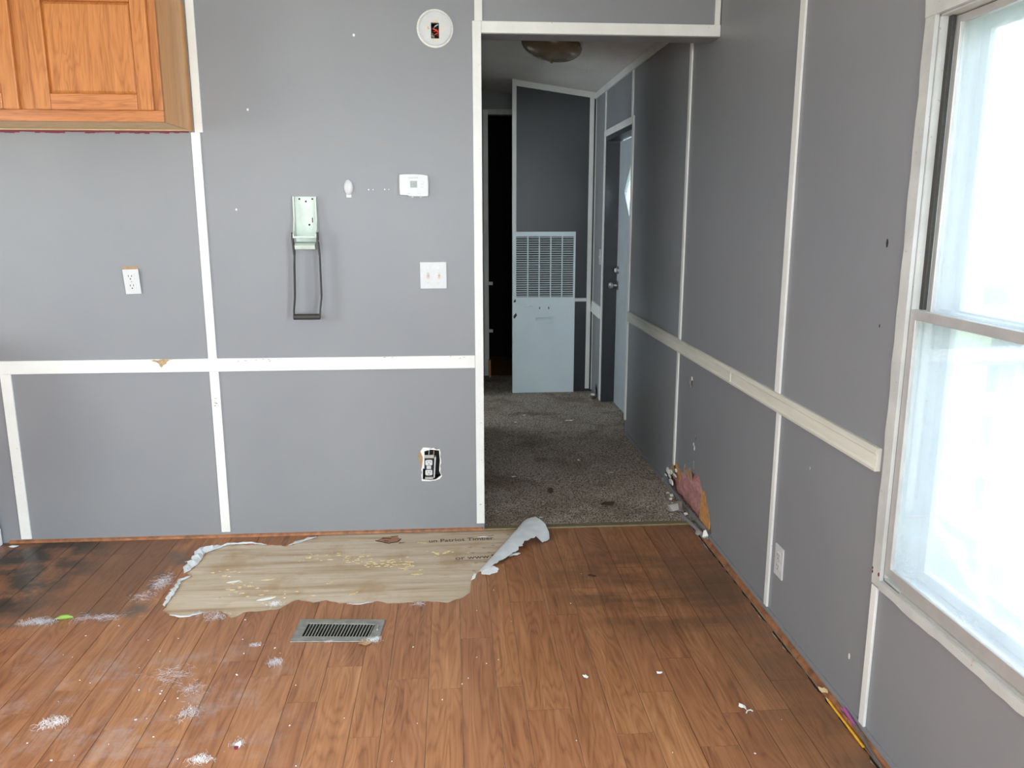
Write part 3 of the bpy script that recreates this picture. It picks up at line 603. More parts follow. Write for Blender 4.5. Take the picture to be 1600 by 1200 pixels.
# ------------------------------------------------------------------ cabinets
def cabinet():
    x0, x1, zb, zt, yf = -3.09, -2.158, 1.747, 2.235, -.340
    r = empty('wall_cabinet', (-2.62,0,zb)); tag(r, 'orange oak wall cabinet with two raised panel doors above the outlet', 'cabinet')
    P = lambda m, n, mt, bv=.001, par=None: rel(m.build(n, M[mt], None, bevel=bv), r)
    P(MB().box(x1-.014,x1,yf+.018,-.0005,zb+.001,zt),'side_panel','oak_side_lit'); P(MB().box(x0,x0+.014,yf+.018,-.0005,zb+.001,zt),'side_panel','oak_side_lit')
    P(MB().box(x0+.014,x1-.014,yf+.018,-.0005,zb+.014,zb+.024),'bottom_panel','palewood'); P(MB().box(x0+.014,x1-.014,yf+.018,-.0005,zt-.012,zt),'top_panel','palewood')
    P(MB().box(x0+.014,x1-.014,-.012,-.0005,zb+.024,zt-.012),'back_panel','palewood'); P(MB().box(x0,x1-.002,-.030,-.0005,zb,zb+.014),'hanging_cleat','palewood'); P(MB().box(x0+.014,x1-.016,yf+.020,-.031,zb+.002,zb+.012),'light_rail','palewood')
    P(MB().box(x0,x1,yf,yf+.018,zb,zb+.040),'bottom_rail','oak_across'); P(MB().box(x0,x1,yf,yf+.018,zt-.04,zt),'top_rail','oak_across')
    for a,b in ((x0,x0+.04),(-2.665,-2.585),(x1-.045,x1)): P(MB().box(a,b,yf,yf+.018,zb+.0405,zt-.0405),'stile','oak_upright')
    for a,b in ((-2.598,-2.185),(-3.055,-2.652)):
        d = empty('door', (a,yf,zb+.036)); d.parent = r; d.matrix_parent_inverse = Matrix.Translation(-Vector(r.location))
        Q = lambda m, n, mt, bv=.002: (lambda o: (setattr(o,'parent',d), setattr(o,'matrix_parent_inverse',Matrix.Translation(-Vector(d.location)))))(m.build(n, M[mt], None, bevel=bv))
        z0, z1, w, y0 = zb+.038, zt-.03, .056, yf-.0185
        Q(MB().box(a,a+w,y0,yf-.0005,z0,z1),'door_stile','oak_upright',.004); Q(MB().box(b-w,b,y0,yf-.0005,z0,z1),'door_stile','oak_upright',.004)
        Q(MB().box(a+w,b-w,y0,yf-.0005,z0,z0+w),'door_rail','oak_across',.003); Q(MB().box(a+w,b-w,y0,yf-.0005,z1-w,z1),'door_rail','oak_across',.003)
        i0,i1,k0,k1 = a+w,b-w,z0+w,z1-w; s_ = .010
        m = MB().hexa([(i0,y0+.012,k0),(i1,y0+.012,k0),(i1,y0+.012,k1),(i0,y0+.012,k1),(i0+s_,y0+.006,k0+s_),(i1-s_,y0+.006,k0+s_),(i1-s_,y0+.006,k1-s_),(i0+s_,y0+.006,k1-s_)]); m.box(i0,i1,y0+.0121,yf-.001,k0,k1)
        Q(m,'door_panel','oak_upright',0)
cabinet()
bc = empty('base_cabinet', (-3.4,-.3,0)); tag(bc, 'end of a base cabinet at the far left floor corner, white foot', 'cabinet')
m = MB().box(-3.122,-3.108,-.60,-.015,.035+.0,.90); rel(m.build('end_panel', M['terracotta'], None), bc)
rel(MB().box(-3.122,-3.104,-.60,-.015,.0,.075).build('painted_foot', M['chip'], None, bevel=.002), bc)
rel(MB().box(-3.80,-3.123,-.60,-.015,.09,.90).build('body', M['oak_side_lit'], None), bc)
rel(MB().box(-3.82,-3.10,-.63,-.015,.901,.94).build('worktop', M['palewood'], None), bc)

# ------------------------------------------------------------------ things on the partition
def receptacle(m_face, par, fn, cx, cz, mats=('plastic','slot'), d=-.008, s=1.0):
    """one duplex socket face with its slots"""
    pl = []
    for t in range(24):
        a = 2*math.pi*t/24; pl.append((cx+max(-.0172,min(.0172,.0205*math.cos(a)))*s, cz+max(-.0140,min(.0140,.0175*math.sin(a)))*s))
    f = MB().prism(pl, fn, d, d-.0022); f = f.build('socket', M[mats[0]], None); rel(f, par)
    m = MB()
    for ox in (-.0065,.0065): m.prism(rectp(cx+(ox-.0012)*s,cx+(ox+.0012)*s,cz+.0005*s,cz+.0085*s), fn, d-.0020, d-.0025)
    m.prism([(cx+.0028*math.cos(t)*s, cz-.0072*s+.0028*math.sin(t)*s) for t in [q*.7 for q in range(9)]], fn, d-.0020, d-.0025)
    sl = m.build('slot', M[mats[1]], None); sl.parent = f; return f
def screw(par, fn, cx, cz, d=-.006, r=.0032):
    m = MB().lathe([(r,d),(r*.8,d-.0012)], lambda a,b,q: fn(cx+a,cz+b,q), 12); rel(m.build('screw', M['steel'], None), par)
# outlet left of the batten, hanging crooked
r = empty('wall_outlet', (-2.450,0,1.089)); tag(r, 'crooked white duplex outlet under the wall cabinet, gap above its plate', 'outlet')
rel(MB().box(-2.487,-2.424,-.002,0,1.178,1.206).build('bare_wall_patch', M['tan'], None), r)
T = Matrix.Rotation(math.radians(-1.2),4,'Y')
def tilt(a,b,d):
    v = T @ Vector((a,0,b)); return (-2.4505+v.x, d-.006+(-.10*b), 1.143+v.z)
m = MB().prism(rectp(-.032,.032,-.052,.052), tilt, -.001, -.0065); rel(m.build('plate', M['plastic'], None, bevel=.002), r)
receptacle(None, r, tilt, -.003, .0195, d=-.0066); receptacle(None, r, tilt, -.001, -.0195, d=-.0066); screw(r, tilt, -.001, 0)
# double switch
r = empty('light_switch', (-1.2006,0,1.1045)); tag(r, 'white two-gang light switch below the thermostat', 'light switch')
m = MB().prism(rectp(-1.2572,-1.1440,1.1050,1.2190), fXZ, -.0002, -.006); rel(m.build('plate', M['plastic'], None, bevel=.002), r)
for cx_ in (-1.2232,-1.1770):
    rel(MB().box(cx_-.0055,cx_+.0055,-.0066,-.006,1.148,1.1745).build('toggle_slot', M['oldplate'], None), r)
    m = MB().hexa([(cx_-.0045,-.017,1.150),(cx_+.0045,-.017,1.150),(cx_+.0045,-.0067,1.149),(cx_-.0045,-.0067,1.149),(cx_-.004,-.014,1.158),(cx_+.004,-.014,1.158),(cx_+.0045,-.0067,1.165),(cx_-.0045,-.0067,1.165)]); rel(m.build('toggle', M['almond'], None, bevel=.001), r)
    for z_ in (1.131,1.193): screw(r, fXZ, cx_, z_, -.006, .0030)
# thermostat
r = empty('thermostat', (-1.274,0,1.494)); tag(r, 'white wall thermostat with small green display above the light switch', 'thermostat')
body = [(-1.333,1.496),(-1.300,1.4945),(-1.295,1.4905),(-1.240,1.4895),(-1.214,1.491),(-1.2125,1.535),(-1.214,1.576),(-1.240,1.5800),(-1.275,1.5820),(-1.310,1.5815),(-1.333,1.5795),(-1.3342,1.535)]
m = MB().prism(body, fXZ, -.0005, -.026); rel(m.build('housing', M['plastic'], None, bevel=.003), r)
rel(MB().box(-1.2885,-1.2605,-.0270,-.0262,1.5265,1.5535).build('display', M['lcd'], None), r)
lt = lettering('digits', '24', (0,0,0), .016, (HP,0,0), 'print', None); rel(lt, r); lt.location = (-1.283,-.0272,1.535)
for z_ in (1.546,1.532):
    m = MB().lathe([(.0062,-.0262),(.0056,-.0280)], lambda a,b,d,z_=z_:(-1.2385+a,d,z_+b), 16); b_ = rel(m.build('button', M['plastic'], None), r)
    m = MB().region([(-1.2385+.0068*math.cos(t*.4),z_+.0068*math.sin(t*.4)) for t in range(16)], [[(-1.2385+.0062*math.cos(t*.4),z_+.0062*math.sin(t*.4)) for t in range(16)]], fXZ, -.0264,-.0261)
for txt, x_, z_, s_ in (('Honeywell',-1.297,1.5635,.0095),('HEAT',-1.302,1.500,.006),('FAN',-1.257,1.4995,.006)):
    lt = lettering('lettering', txt, (0,0,0), s_, (HP,0,0), 'print', None, extr=.0001); rel(lt, r); lt.location = (x_,-.0262,z_)
for x_ in (-1.281,-1.247): rel(MB().box(x_-.004,x_+.004,-.020,-.012,1.4865,1.4905).build('slide_switch', M['plastic'], None), r)
# adhesive hook
r = empty('adhesive_hook', (-1.545,0,1.485)); tag(r, 'small white oval adhesive hook left of the thermostat', 'hook')
m = MB().lathe([(1.0,-.003),(.98,-.007),(.80,-.0115),(.45,-.014)], lambda a,b,d:(-1.5445+.0200*a,d,1.5275+.031*b), 28); rel(m.build('hook_face', M['plastic'], None, smooth=True), r)
rel(MB().box(-1.555,-1.534,-.003,-.0002,1.486,1.52).build('adhesive_pad', M['plastic'], None, bevel=.001), r)
for x_ in (-1.549,-1.5445,-1.540): rel(MB().box(x_-.0008,x_+.0008,-.0034,-.003,1.4985,1.5010).build('vent_hole', M['slot'], None), r)
# nail holes filled white, right of the hook
for x_, z_, s_ in ((-1.4625,1.5185,.0028),(-1.4440,1.5185,.0022),(-1.3960,1.5195,.0028),(-1.3790,1.5195,.0018),(-1.500,2.122,.005),(-1.936,1.833,.0045),(-2.008,1.437,.004)):
    o = MB().lathe([(s_,-.0008),(s_*.5,-.0014)], lambda a,b,d,x_=x_,z_=z_:(x_+a,d,z_+b*1.2), 8).build('filled_nail_hole', M['plaster'], wall_back)
# can crusher
r = empty('can_crusher', (-1.728,0,.985)); tag(r, 'pale green wall-mounted can crusher with black pull handle hanging down', 'can crusher')
P = lambda m, n, mt, bv=.0012, sm=False: rel(m.build(n, M[mt], None, bevel=bv, smooth=sm), r)
P(MB().box(-1.770,-1.682,-.005,-.0005,1.292,1.490),'back_plate','crusher')
for s_, xx in ((-1,-1.7695),(1,-1.6790)):
    m = MB().prism([(-.005,1.490),(-.026,1.490),(-.030,1.40),(-.050,1.352),(-.066,1.338),(-.066,1.322),(-.005,1.322)], lambda a,b,d:(d,a,b), xx-.0028, xx+.0028); P(m,'side_flange','crusher')
P(MB().box(-1.7665,-1.682,-.066,-.0052,1.3215,1.3265),'crushing_plate','crusher'); P(MB().box(-1.7665,-1.682,-.069,-.0665,1.3215,1.3305),'plate_lip','crusher')
m = MB().prism([(-.005,1.306),(-.052,1.300),(-.066,1.291),(-.060,1.276),(-.005,1.276)], lambda a,b,d:(d,a,b), -1.768, -1.684); P(m,'ram_block','crusher')
for x_, z_, s_ in ((-1.748,1.480,.004),(-1.722,1.470,.004),(-1.695,1.480,.004),(-1.712,1.375,.0045)):
    m = MB().lathe([(s_,-.0051),(s_*.8,-.0056)], lambda a,b,d,x_=x_,z_=z_:(x_+a,d,z_+b), 10); P(m,'mounting_hole','slot',0)
P(MB().box(-1.7005,-1.6965,-.0056,-.0050,1.384,1.404),'slot_hole','slot',0)
for sx, xa, xb, xc, xd in ((-1,-1.7755,-1.7715,-1.7790,-1.7855),(1,-1.6745,-1.6690,-1.6690,-1.6770)):
    def strap(pts, w, nm, mt='black'):   # flat steel strap seen edge-on: (x, y front, y back, z)
        vs = []; fs = []
        for x_, yf_, yb_, z_ in pts: vs += [(x_-w,yf_,z_),(x_+w,yf_,z_),(x_+w,yb_,z_),(x_-w,yb_,z_)]
        for i in range(len(pts)-1):
            for j in range(4): fs.append((i*4+j,i*4+(j+1)%4,i*4+4+(j+1)%4,i*4+4+j))
        e = 4*(len(pts)-1); fs += [(0,1,2,3),(e+3,e+2,e+1,e)]; P(MB().add(vs,fs), nm, mt, 0)
    strap([(xa,-.060,-.036,1.345),(xa,-.066,-.038,1.320),(xb,-.066,-.038,1.252)], .0030, 'link_arm')
    strap([(xb,-.064,-.036,1.262),((xb+xc)/2,-.066,-.034,1.20),(xc,-.068,-.034,1.08),(xd,-.070,-.042,1.020),(xd+(.002 if sx<0 else -.001),-.074,-.052,.990)], .0017, 'handle_strap')
    m = MB().tube([(xa-.007,-.055,1.335 if sx<0 else 1.31),(xa+.007,-.055,1.335 if sx<0 else 1.31)], .0035, 8); P(m,'pivot_pin','steel',0)
m = MB().tube([(-1.786,-.066,.9965),(-1.676,-.066,.9965)], .0125, 14); P(m,'grip','black',.002,True)
# smoke alarm mounting plate
r = empty('smoke_alarm_base', (-1.1750,0,2.152)); tag(r, 'round white smoke alarm mounting plate with loose red wires', 'smoke alarm base')
cc = (-1.1750,2.1515)
circ = lambda rad, n=40: [(cc[0]+rad*math.cos(2*math.pi*t/n), cc[1]+rad*math.sin(2*math.pi*t/n)) for t in range(n)]
rh = rectp(-1.1905,-1.1590,2.113,2.172)
m = MB(); m.region(circ(.0735), [circ(.060)], fXZ, -.0004, -.0022); P(m,'bare_ring','plaster',0)
m = MB(); m.region(circ(.0655), [rh], fXZ, -.0023, -.010); P(m,'mounting_disc','plastic',.002)
m = MB(); m.region(circ(.0660), [circ(.0615)], fXZ, -.010, -.014); P(m,'rim','plastic',.001)
for x_ in (-1.2095,-1.1430): P(MB().box(x_-.004,x_+.004,-.0112,-.0101,2.143,2.160),'keyhole_boss','almond')
for z_ in (2.178,2.107): P(MB().box(-1.1880,-1.1620,-.0112,-.0101,z_-.004,z_+.004),'box_ear','almond')
m = MB().box(-1.196,-1.194,.012,.075,2.108,2.176).box(-1.155,-1.153,.012,.075,2.108,2.176).box(-1.196,-1.153,.012,.075,2.174,2.176).box(-1.196,-1.153,.012,.075,2.108,2.110).box(-1.196,-1.153,.073,.075,2.108,2.176); P(m,'junction_box','blackbox',0)
wires = [('red',[(-1.190,.02,2.155),(-1.182,-.004,2.150),(-1.170,-.006,2.145),(-1.162,.0,2.136),(-1.166,.02,2.128)]),('red',[(-1.186,.03,2.148),(-1.176,-.002,2.140),(-1.168,-.004,2.147),(-1.160,.004,2.142),(-1.163,.03,2.150)]),('red',[(-1.184,.02,2.132),(-1.174,-.002,2.128),(-1.166,-.004,2.134),(-1.162,.02,2.140)]),('plastic',[(-1.182,.03,2.158),(-1.174,.0,2.160),(-1.164,-.004,2.166),(-1.161,.02,2.170)]),('plastic',[(-1.182,.03,2.12),(-1.180,.0,2.122),(-1.178,.02,2.116)]),('almond',[(-1.186,.03,2.14),(-1.186,.0,2.125),(-1.184,.02,2.116)])]
for mt, pts in wires: P(MB().tube(pts, .0028, 8),'wire',mt,0,True)
lt = lettering('lettering', 'L', (0,0,0), .014, (HP,0,0), 'slot', None, extr=.0001); rel(lt, r); lt.location = (-1.2035,-.0102,2.148)
# outlet hanging in its broken hole
r = empty('wall_outlet', (-1.235,0,.244)); tag(r, 'bare duplex outlet without plate in a broken hole low on the wall', 'outlet')
m = MB().box(-1.2655,-1.2635,.014,.080,.244,.384).box(-1.1880,-1.1860,.014,.080,.244,.384).box(-1.2655,-1.1860,.014,.080,.244,.246).box(-1.2655,-1.1860,.014,.080,.382,.384).box(-1.2655,-1.1860,.078,.080,.244,.384); rel(m.build('back_box', M['blackbox'], None), r)
for b_ in ((-1.2560,-1.2150,.004,.006,.346,.361),(-1.2560,-1.2200,.004,.006,.246,.258)): rel(MB().box(*b_).build('yoke', M['steel'], None), r)
m = MB().hexa([(-1.2180,.002,.252),(-1.2120,.002,.256),(-1.2120,.030,.256),(-1.2180,.030,.252),(-1.2120,.002,.350),(-1.2050,.002,.352),(-1.2050,.030,.352),(-1.2120,.030,.350)]); rel(m.build('yoke_side', M['oldplate'], None), r)
m = MB().box(-1.2560,-1.2190,.006,.034,.258,.346); rel(m.build('body', M['blackbox'], None), r)
receptacle(None, r, lambda a,b,d:(a,d+.012,b), -1.2375,.3255, s=.92); receptacle(None, r, lambda a,b,d:(a,d+.012,b), -1.2385,.2790, s=.92)
rel(MB().box(-1.2480,-1.2280,.004,.008,.2955,.3095).build('bridge', M['plastic'], None), r)
for pts, mt in (([(-1.240,.05,.382),(-1.236,.02,.372),(-1.238,.02,.352)],'oldplate'),([(-1.218,.05,.382),(-1.214,.02,.374),(-1.216,.02,.352)],'tan')): rel(MB().tube(pts,.0028,8).build('wire', M[mt], None, smooth=True), r)
# outlet on the window wall
r = empty('wall_outlet', (0,-.955,.180)); tag(r, 'white duplex outlet low on the window wall', 'outlet')
m = MB().prism(rectp(-.990,-.921,.181,.293), fYZ, -.0002, -.006); rel(m.build('plate', M['plastic'], None, bevel=.002), r)
receptacle(None, r, fYZ, -.9555,.2565, d=-.0061); receptacle(None, r, fYZ, -.9555,.2175, d=-.0061); screw(r, fYZ, -.9555,.237)
# switch in the hall
r = empty('light_switch', (0,2.61,1.045)); tag(r, 'narrow white switch plate past the hall door', 'light switch')
m = MB().prism(rectp(2.575,2.645,1.046,1.160), fYZ, -.0002, -.006); rel(m.build('plate', M['oldplate'], None, bevel=.002), r)
rel(MB().box(-.015,-.006,2.606,2.614,1.095,1.110).build('toggle', M['almond'], None), r)

# ------------------------------------------------------------------ damage at the foot of the window wall
vs = []; fs = []; nu_, nv_ = 34, 20
for i in range(nu_+1):
    for j in range(nv_+1):
        u, v = i/nu_, j/nv_; y = -.10+.72*u; z = -.02+.30*v
        b = math.sin(math.pi*u)**.6*math.sin(math.pi*min(1,v*.9+.1))**.6
        x = .070-.058*b+.016*noise.noise(Vector((y*16,z*16,1)))+.008*noise.noise(Vector((y*45,z*45,4))); vs.append((x,y,z))
for i in range(nu_):
    for j in range(nv_): q = i*(nv_+1)+j; fs.append((q,q+1,q+nv_+2,q+nv_+1))
b0 = len(vs); vs2 = [(.092,y,z) for x,y,z in vs]
m = MB().add(vs+vs2, fs+[tuple(b0+k_ for k_ in reversed(f)) for f in fs]); o = m.build('insulation_batt', M['pink'], wall_right, smooth=True); o['label'] = 'pink fibreglass insulation bulging out of the broken wall'
m = MB().prism([(-.012,.03),(-.030,.182),(-.052,.198),(-.072,.180),(-.13,.125),(-.158,.075),(-.165,.030)], fYZ, .010, .045); o = m.build('wall_stud', M['woodorange'], wall_right, bevel=.002); o['label'] = 'splintered orange wood stud showing in the broken wall'
m = MB().prism([(-.158,.035),(-.165,.075),(-.14,.125),(-.178,.12),(-.196,.08),(-.20,.04)], fYZ, .014, .040); m.build('dark_splinter', M['leafbrown'], wall_right)
# torn brown paper and panel splinters around the hole
spl = [((.428,.159),(.401,.196),(.36,.15),'tan'),((.401,.192),(.351,.183),(.33,.115),'woodorange'),((.40,.17),(.30,.168),(.345,.08),'woodorange'),((.278,.166),(.225,.226),(.215,.165),'tan'),((.23,.20),(.186,.2),(.19,.155),'tan'),((.186,.2),(.127,.236),(.15,.165),'tan'),((.51,.105),(.43,.16),(.45,.075),'tan')]
for a,b,c_,mt in spl:
    m = MB().hexa([(.001,*a),(.001,*b),(.004,*b),(.004,*a),(.012,*c_),(.012,c_[0]-.01,c_[1]),(.016,c_[0]-.01,c_[1]),(.016,*c_)]); m.build('panel_splinter', M[mt], wall_right)
rnd = random.Random(31)
def chunk(name, c, s, mat, label, cat, group=None, seed=0, sx=1.0, sz=.7):
    rn = random.Random(seed); vs = []; 
    for q in range(14):
        d = Vector((rn.uniform(-1,1),rn.uniform(-1,1),rn.uniform(-1,1))).normalized()*rn.uniform(.75,1.1); vs.append(Vector((d.x*s*sx,d.y*s,d.z*s*sz)))
    import bmesh
    b = bmesh.new(); [b.verts.new(v) for v in vs]; bmesh.ops.convex_hull(b, input=b.verts)
    loose = [v for v in b.verts if not v.link_faces]; bmesh.ops.delete(b, geom=loose, context='VERTS')
    me = bpy.data.meshes.new(name); b.to_mesh(me); b.free(); me.materials.append(M[mat])
    zmin = min(v.co.z for v in me.vertices); o = bpy.data.objects.new(name, me); COL.objects.link(o); o.location = (c[0],c[1],c[2]-zmin)
    return tag(o, label, cat, group)
for q,(x,y,z,s_) in enumerate([(-.010,.470,.080,.022),(-.008,.43,.060,.020),(-.010,.44,.110,.014),(-.012,.375,.115,.018),(-.010,.36,.145,.014),(-.010,.50,.100,.016),(-.008,.545,.062,.016)]):
    o = MB().prism([(y+s_*1.9*math.cos(t+q*.9)*(1 if q%2 else .7),z+s_*(.45+.25*(q%3))*math.sin(t+q*.9)) for t in (.2,1.2,2.9,4.3,5.6)], fYZ, -.004-.002*(q%3),-.0005).build('broken_plaster', M['plaster'], wall_right)
for q,(x,y,s_) in enumerate([(-.035,.31,.012),(-.045,.25,.009),(-.060,.20,.014),(-.022,.21,.010),(-.02,.10,.012),(-.018,.36,.012),(-.028,.40,.010)]):
    chunk('plaster_chunk', (x,y,.006), s_, 'plaster', 'small white crumb of broken plaster on the carpet below the wall hole', 'plaster crumb', 'plaster crumbs below the wall hole', q)
chunk('foam_scrap', (-.060,.135,.006), .040, 'foam', 'dirty grey foam lump on the carpet edge below the wall hole', 'foam scrap', None, 77, 1.0, .9)
chunk('plaster_chunk', (-.030,-.135,.000), .018, 'foam', 'grey plaster lump where the planks meet the wall hole', 'plaster crumb', None, 41)
chunk('plaster_chunk', (-.016,-.195,.000), .022, 'plaster', 'white broken plaster lump at the near end of the wall hole', 'plaster crumb', None, 43, .7, 1.2)
# loose base strip fallen across the hole
m = MB().hexa([(-.050,.10,.010),(-.045,.10,.010),(-.012,-.225,.002),(-.016,-.225,.002),(-.048,.10,.022),(-.043,.10,.022),(-.008,-.225,.020),(-.012,-.225,.020)])
tag(m.build('loose_base_strip', M['grey']), 'loose grey base strip slanting across the wall hole', 'base strip')
m = MB().box(.012,.014,.12,.22,.60,.68); m.build('bare_board', M['tan'], wall_right)
for y,z,s_ in ((.165,.66,.010),(.075,.345,.012),(.09,.36,.008)): MB().prism([(y+s_*.5*math.cos(t),z+s_*math.sin(t)) for t in (0,1.2,2.2,3.4,4.8)], fYZ, -.002,.004).build('plaster_flake', M['plaster'], wall_right)
MB().box(.0095,.0125,.03,.12,.24,.46).build('cavity_shade', M['dark'], wall_right)  # near-black sheet close behind the cracks, cavity shade painted in
MB().box(.05,.056,2.56,2.78,0,.16).build('cavity_shade', M['dark'], wall_right)  # same for the hall hole: its inner shade as a near-black sheet
for q,(x,y,s_) in enumerate([(-.03,2.60,.022),(-.05,2.68,.016),(-.02,2.72,.020),(-.06,2.56,.012)]): chunk('plaster_chunk', (x,y,.006), s_, ('leafbrown','foam','plaster','foam')[q], 'small dirty rubble piece on the carpet by the far end of the hall', 'plaster crumb', 'rubble at the end of the hall', 60+q)
# paint chips missing from the window wall
for y,z,s_,mt in ((-1.47,.175,.010,'plaster'),(-1.468,1.345,.012,'slot'),(-1.13,.63,.006,'oldplate'),(-1.468,1.13,.005,'slot')):
    MB().prism([(y+s_*.45*math.cos(t),z+s_*math.sin(t)) for t in (0,.9,1.7,2.9,4.0,5.1)], fYZ, -.0008,.001).build('paint_loss', M[mt], wall_right)

# ------------------------------------------------------------------ furnace door at the end of the hall
r = empty('furnace', (-.40,2.88,0)); tag(r, 'pale blue metal furnace door with louvred grille at the end of the hall', 'furnace')
P = lambda m, n, mt, bv=.0015: rel(m.build(n, M[mt], None, bevel=bv), r)
fx0, fx1, gx0, gx1, gz0, gz1 = -.648,-.153,-.618,-.168,.778,1.248
m = MB(); m.region(rectp(fx0,fx1,.008,1.285), [rectp(gx0,gx1,gz0,gz1), rectp(-.468,-.336,.583,.620)], fXZ, 2.862, 2.8755); P(m,'door_panel','furnace')
m = MB().box(fx0,fx0+.010,2.8756,2.8855,.008,1.285).box(fx1-.01,fx1,2.8756,2.8995,.008,1.285); P(m,'door_return','furnace',0)
P(MB().box(gx0-.005,gx1+.005,2.880,2.8855,gz0-.005,gz1+.005),'filter','filter',0)
n_ = 27; m = MB(); ph = (gz1-gz0)/n_
for i in range(n_):
    z_ = gz0+ph*i; m.hexa([(gx0,2.863,z_+ph*.30),(gx1,2.863,z_+ph*.30),(gx1,2.876,z_+ph*.55),(gx0,2.876,z_+ph*.55),(gx0,2.863,z_+ph*.50),(gx1,2.863,z_+ph*.50),(gx1,2.876,z_+ph*.72),(gx0,2.876,z_+ph*.72)])
o = P(m,'louver_slats','furnace',0); o['kind'] = 'stuff'
for i in range(1,5): x_ = gx0+(gx1-gx0)*i/5; P(MB().box(x_-.0045,x_+.0045,2.861,2.8655,gz0,gz1),'grille_mullion','furnace',.001)
m = MB(); m.region(rectp(-.478,-.326,.573,.630), [rectp(-.463,-.341,.588,.615)], fXZ, 2.858, 2.8618); P(m,'handle_frame','furnace',.001)
m = MB().hexa([(-.468,2.8625,.583),(-.336,2.8625,.583),(-.336,2.885,.583),(-.468,2.885,.583),(-.468,2.880,.620),(-.336,2.880,.620),(-.336,2.886,.620),(-.468,2.886,.620)]); P(m,'handle_recess','furnace',0)
for x_ in (-.433,-.361): P(MB().box(x_-.0035,x_+.0035,2.8610,2.8618,.683,.702),'latch_slot','slot',0)
m = MB().prism([(-.605,.716),(-.55,.708),(-.49,.706),(-.48,.709),(-.55,.714)], fXZ, 2.8612,2.8619); P(m,'label_scrape','steel',0)
for pl in ([(-.640,.745),(-.625,.765),(-.620,.745),(-.632,.735)],[(-.640,.630),(-.620,.655),(-.612,.635),(-.630,.610),(-.638,.612)]): P(MB().prism(pl, fXZ, 2.8612,2.8619),'paint_loss','black',0)
# flush ceiling lamp in the hall
LX, LY = -.530, 1.42; r = empty('ceiling_light', (LX,LY,CE(LX))); tag(r, 'amber glass dome ceiling light in the hall', 'ceiling light')
tiltc = lambda a,b,d: (LX+a, LY+b, CE(LX+a)+d)
m = MB().lathe([(.165,-.001),(.168,-.018),(.160,-.022)], tiltc, 40); rel(m.build('pan', M['brass'], None, smooth=True), r)
m = MB().lathe([(.172,-.022)]+[(.175*math.cos(t*math.pi/2/9),-.026-.085*math.sin(t*math.pi/2/9)) for t in range(9)]+[(.004,-.1108)], tiltc, 44); rel(m.build('glass_dome', M['lampglass'], None, smooth=True), r)
m = MB().lathe([(.010,-.108),(.011,-.116),(.006,-.124)], tiltc, 14); rel(m.build('finial', M['brass'], None, smooth=True), r)

# ------------------------------------------------------------------ floor register
r = empty('floor_register', (-1.532,-.89,0)); tag(r, 'grey metal floor register with slotted grille in front of the bare plywood', 'floor register')
P = lambda m, n, mt, bv=.0008: rel(m.build(n, M[mt], None, bevel=bv), r)
IN = inset(REG, .034); m = MB(); m.region(REG, [IN], fXY, .0005, .0045); P(m,'frame','register',.002)
ns = 21
for i in range(ns):
    t0 = (i+.66)/(ns+.3); t1 = t0+.30/ns
    L2 = lambda t, a, b: Vector(a).lerp(Vector(b), t)
    b0, b1 = L2(t0,IN[3],IN[2]), L2(t1,IN[3],IN[2]); t_0, t_1 = L2(t0,IN[0],IN[1]), L2(t1,IN[0],IN[1])
    m = MB().prism([tuple(b0),tuple(b1),tuple(t_1),tuple(t_0)], fXY, -.001, .0035); P(m,'slat','register',0)
m = MB().box(-1.372-.03,-1.366-.03,-.905,-.875,.0046,.009); P(m,'damper_lever','steel')
m = MB(); m.region(inset(DUCT,.0004), [inset(DUCT,.003)], fXY, -.20, .0003); m.region(inset(DUCT,.0004), [], fXY, -.205, -.2); P(m,'duct_boot','duct',0)

# ------------------------------------------------------------------ litter
def flake(poly, label, group=None, mat='chip', name='paint_flake', cat='paint flake', z=.0003, bend=.004, seed=0):
    return tag(flat_chip(name, poly, z, mat, None, bend, .0012, seed), label, cat, group)
def blob(x, y, l, w, a, seed, n=9):
    rn = random.Random(seed); return [(x+math.cos(a)*l*math.cos(t)*q-math.sin(a)*w*math.sin(t)*q, y+math.sin(a)*l*math.cos(t)*q+math.cos(a)*w*math.sin(t)*q) for t,q in [(2*math.pi*i/n, rn.uniform(.65,1.15)) for i in range(n)]]
flake(ragged([(-.984,-.379),(-.948,-.434),(-.959,-.467),(-.989,-.485),(-1.018,-.483),(-1.02,-.456),(-1.012,-.416),(-.984,-.379)], .003, .01, 2), 'ragged white scrap of vinyl backing at the narrow end of the curl', None, 'chip', 'backing_scrap', 'vinyl scrap')
flake(ragged([(-1.05,-.464),(-1.041,-.475),(-1.05,-.514),(-1.065,-.529),(-1.05,-.464)], .002, .01, 3), 'small white backing scrap at the right end of the bare plywood', None, 'chip', 'backing_scrap', 'vinyl scrap')
flake(blob(-.875,-.300,.030,.013,.6,5), 'white backing tatter under the middle of the vinyl curl', None, 'chip', 'backing_scrap', 'vinyl scrap', .004)
flake(blob(-.290,-1.430,.010,.020,.3,7), 'white feather-shaped paint flake on planks at lower right', None, bend=.006)
m = MB().tube([(-.290,-1.462,.002),(-.283,-1.452,.003),(-.272,-1.449,.003),(-.268,-1.455,.002)], .0018, 6); tag(m.build('paint_curl', M['chip']), 'thin curled white paint shaving beside the feather-shaped flake', 'paint flake')
flake(blob(-.724,-1.239,.008,.012,.5,8), 'oval white paint flake on planks below the dark stain', None)
flake(blob(-.488,-1.235,.012,.007,.3,9), 'flat white paint flake on planks, midway to the window wall', None)
flake(blob(-.580,-.521,.018,.009,-.3,10), 'reddish brown chip lying on the dark floor stain', None, 'leafbrown', 'floor_chip', 'floor chip')
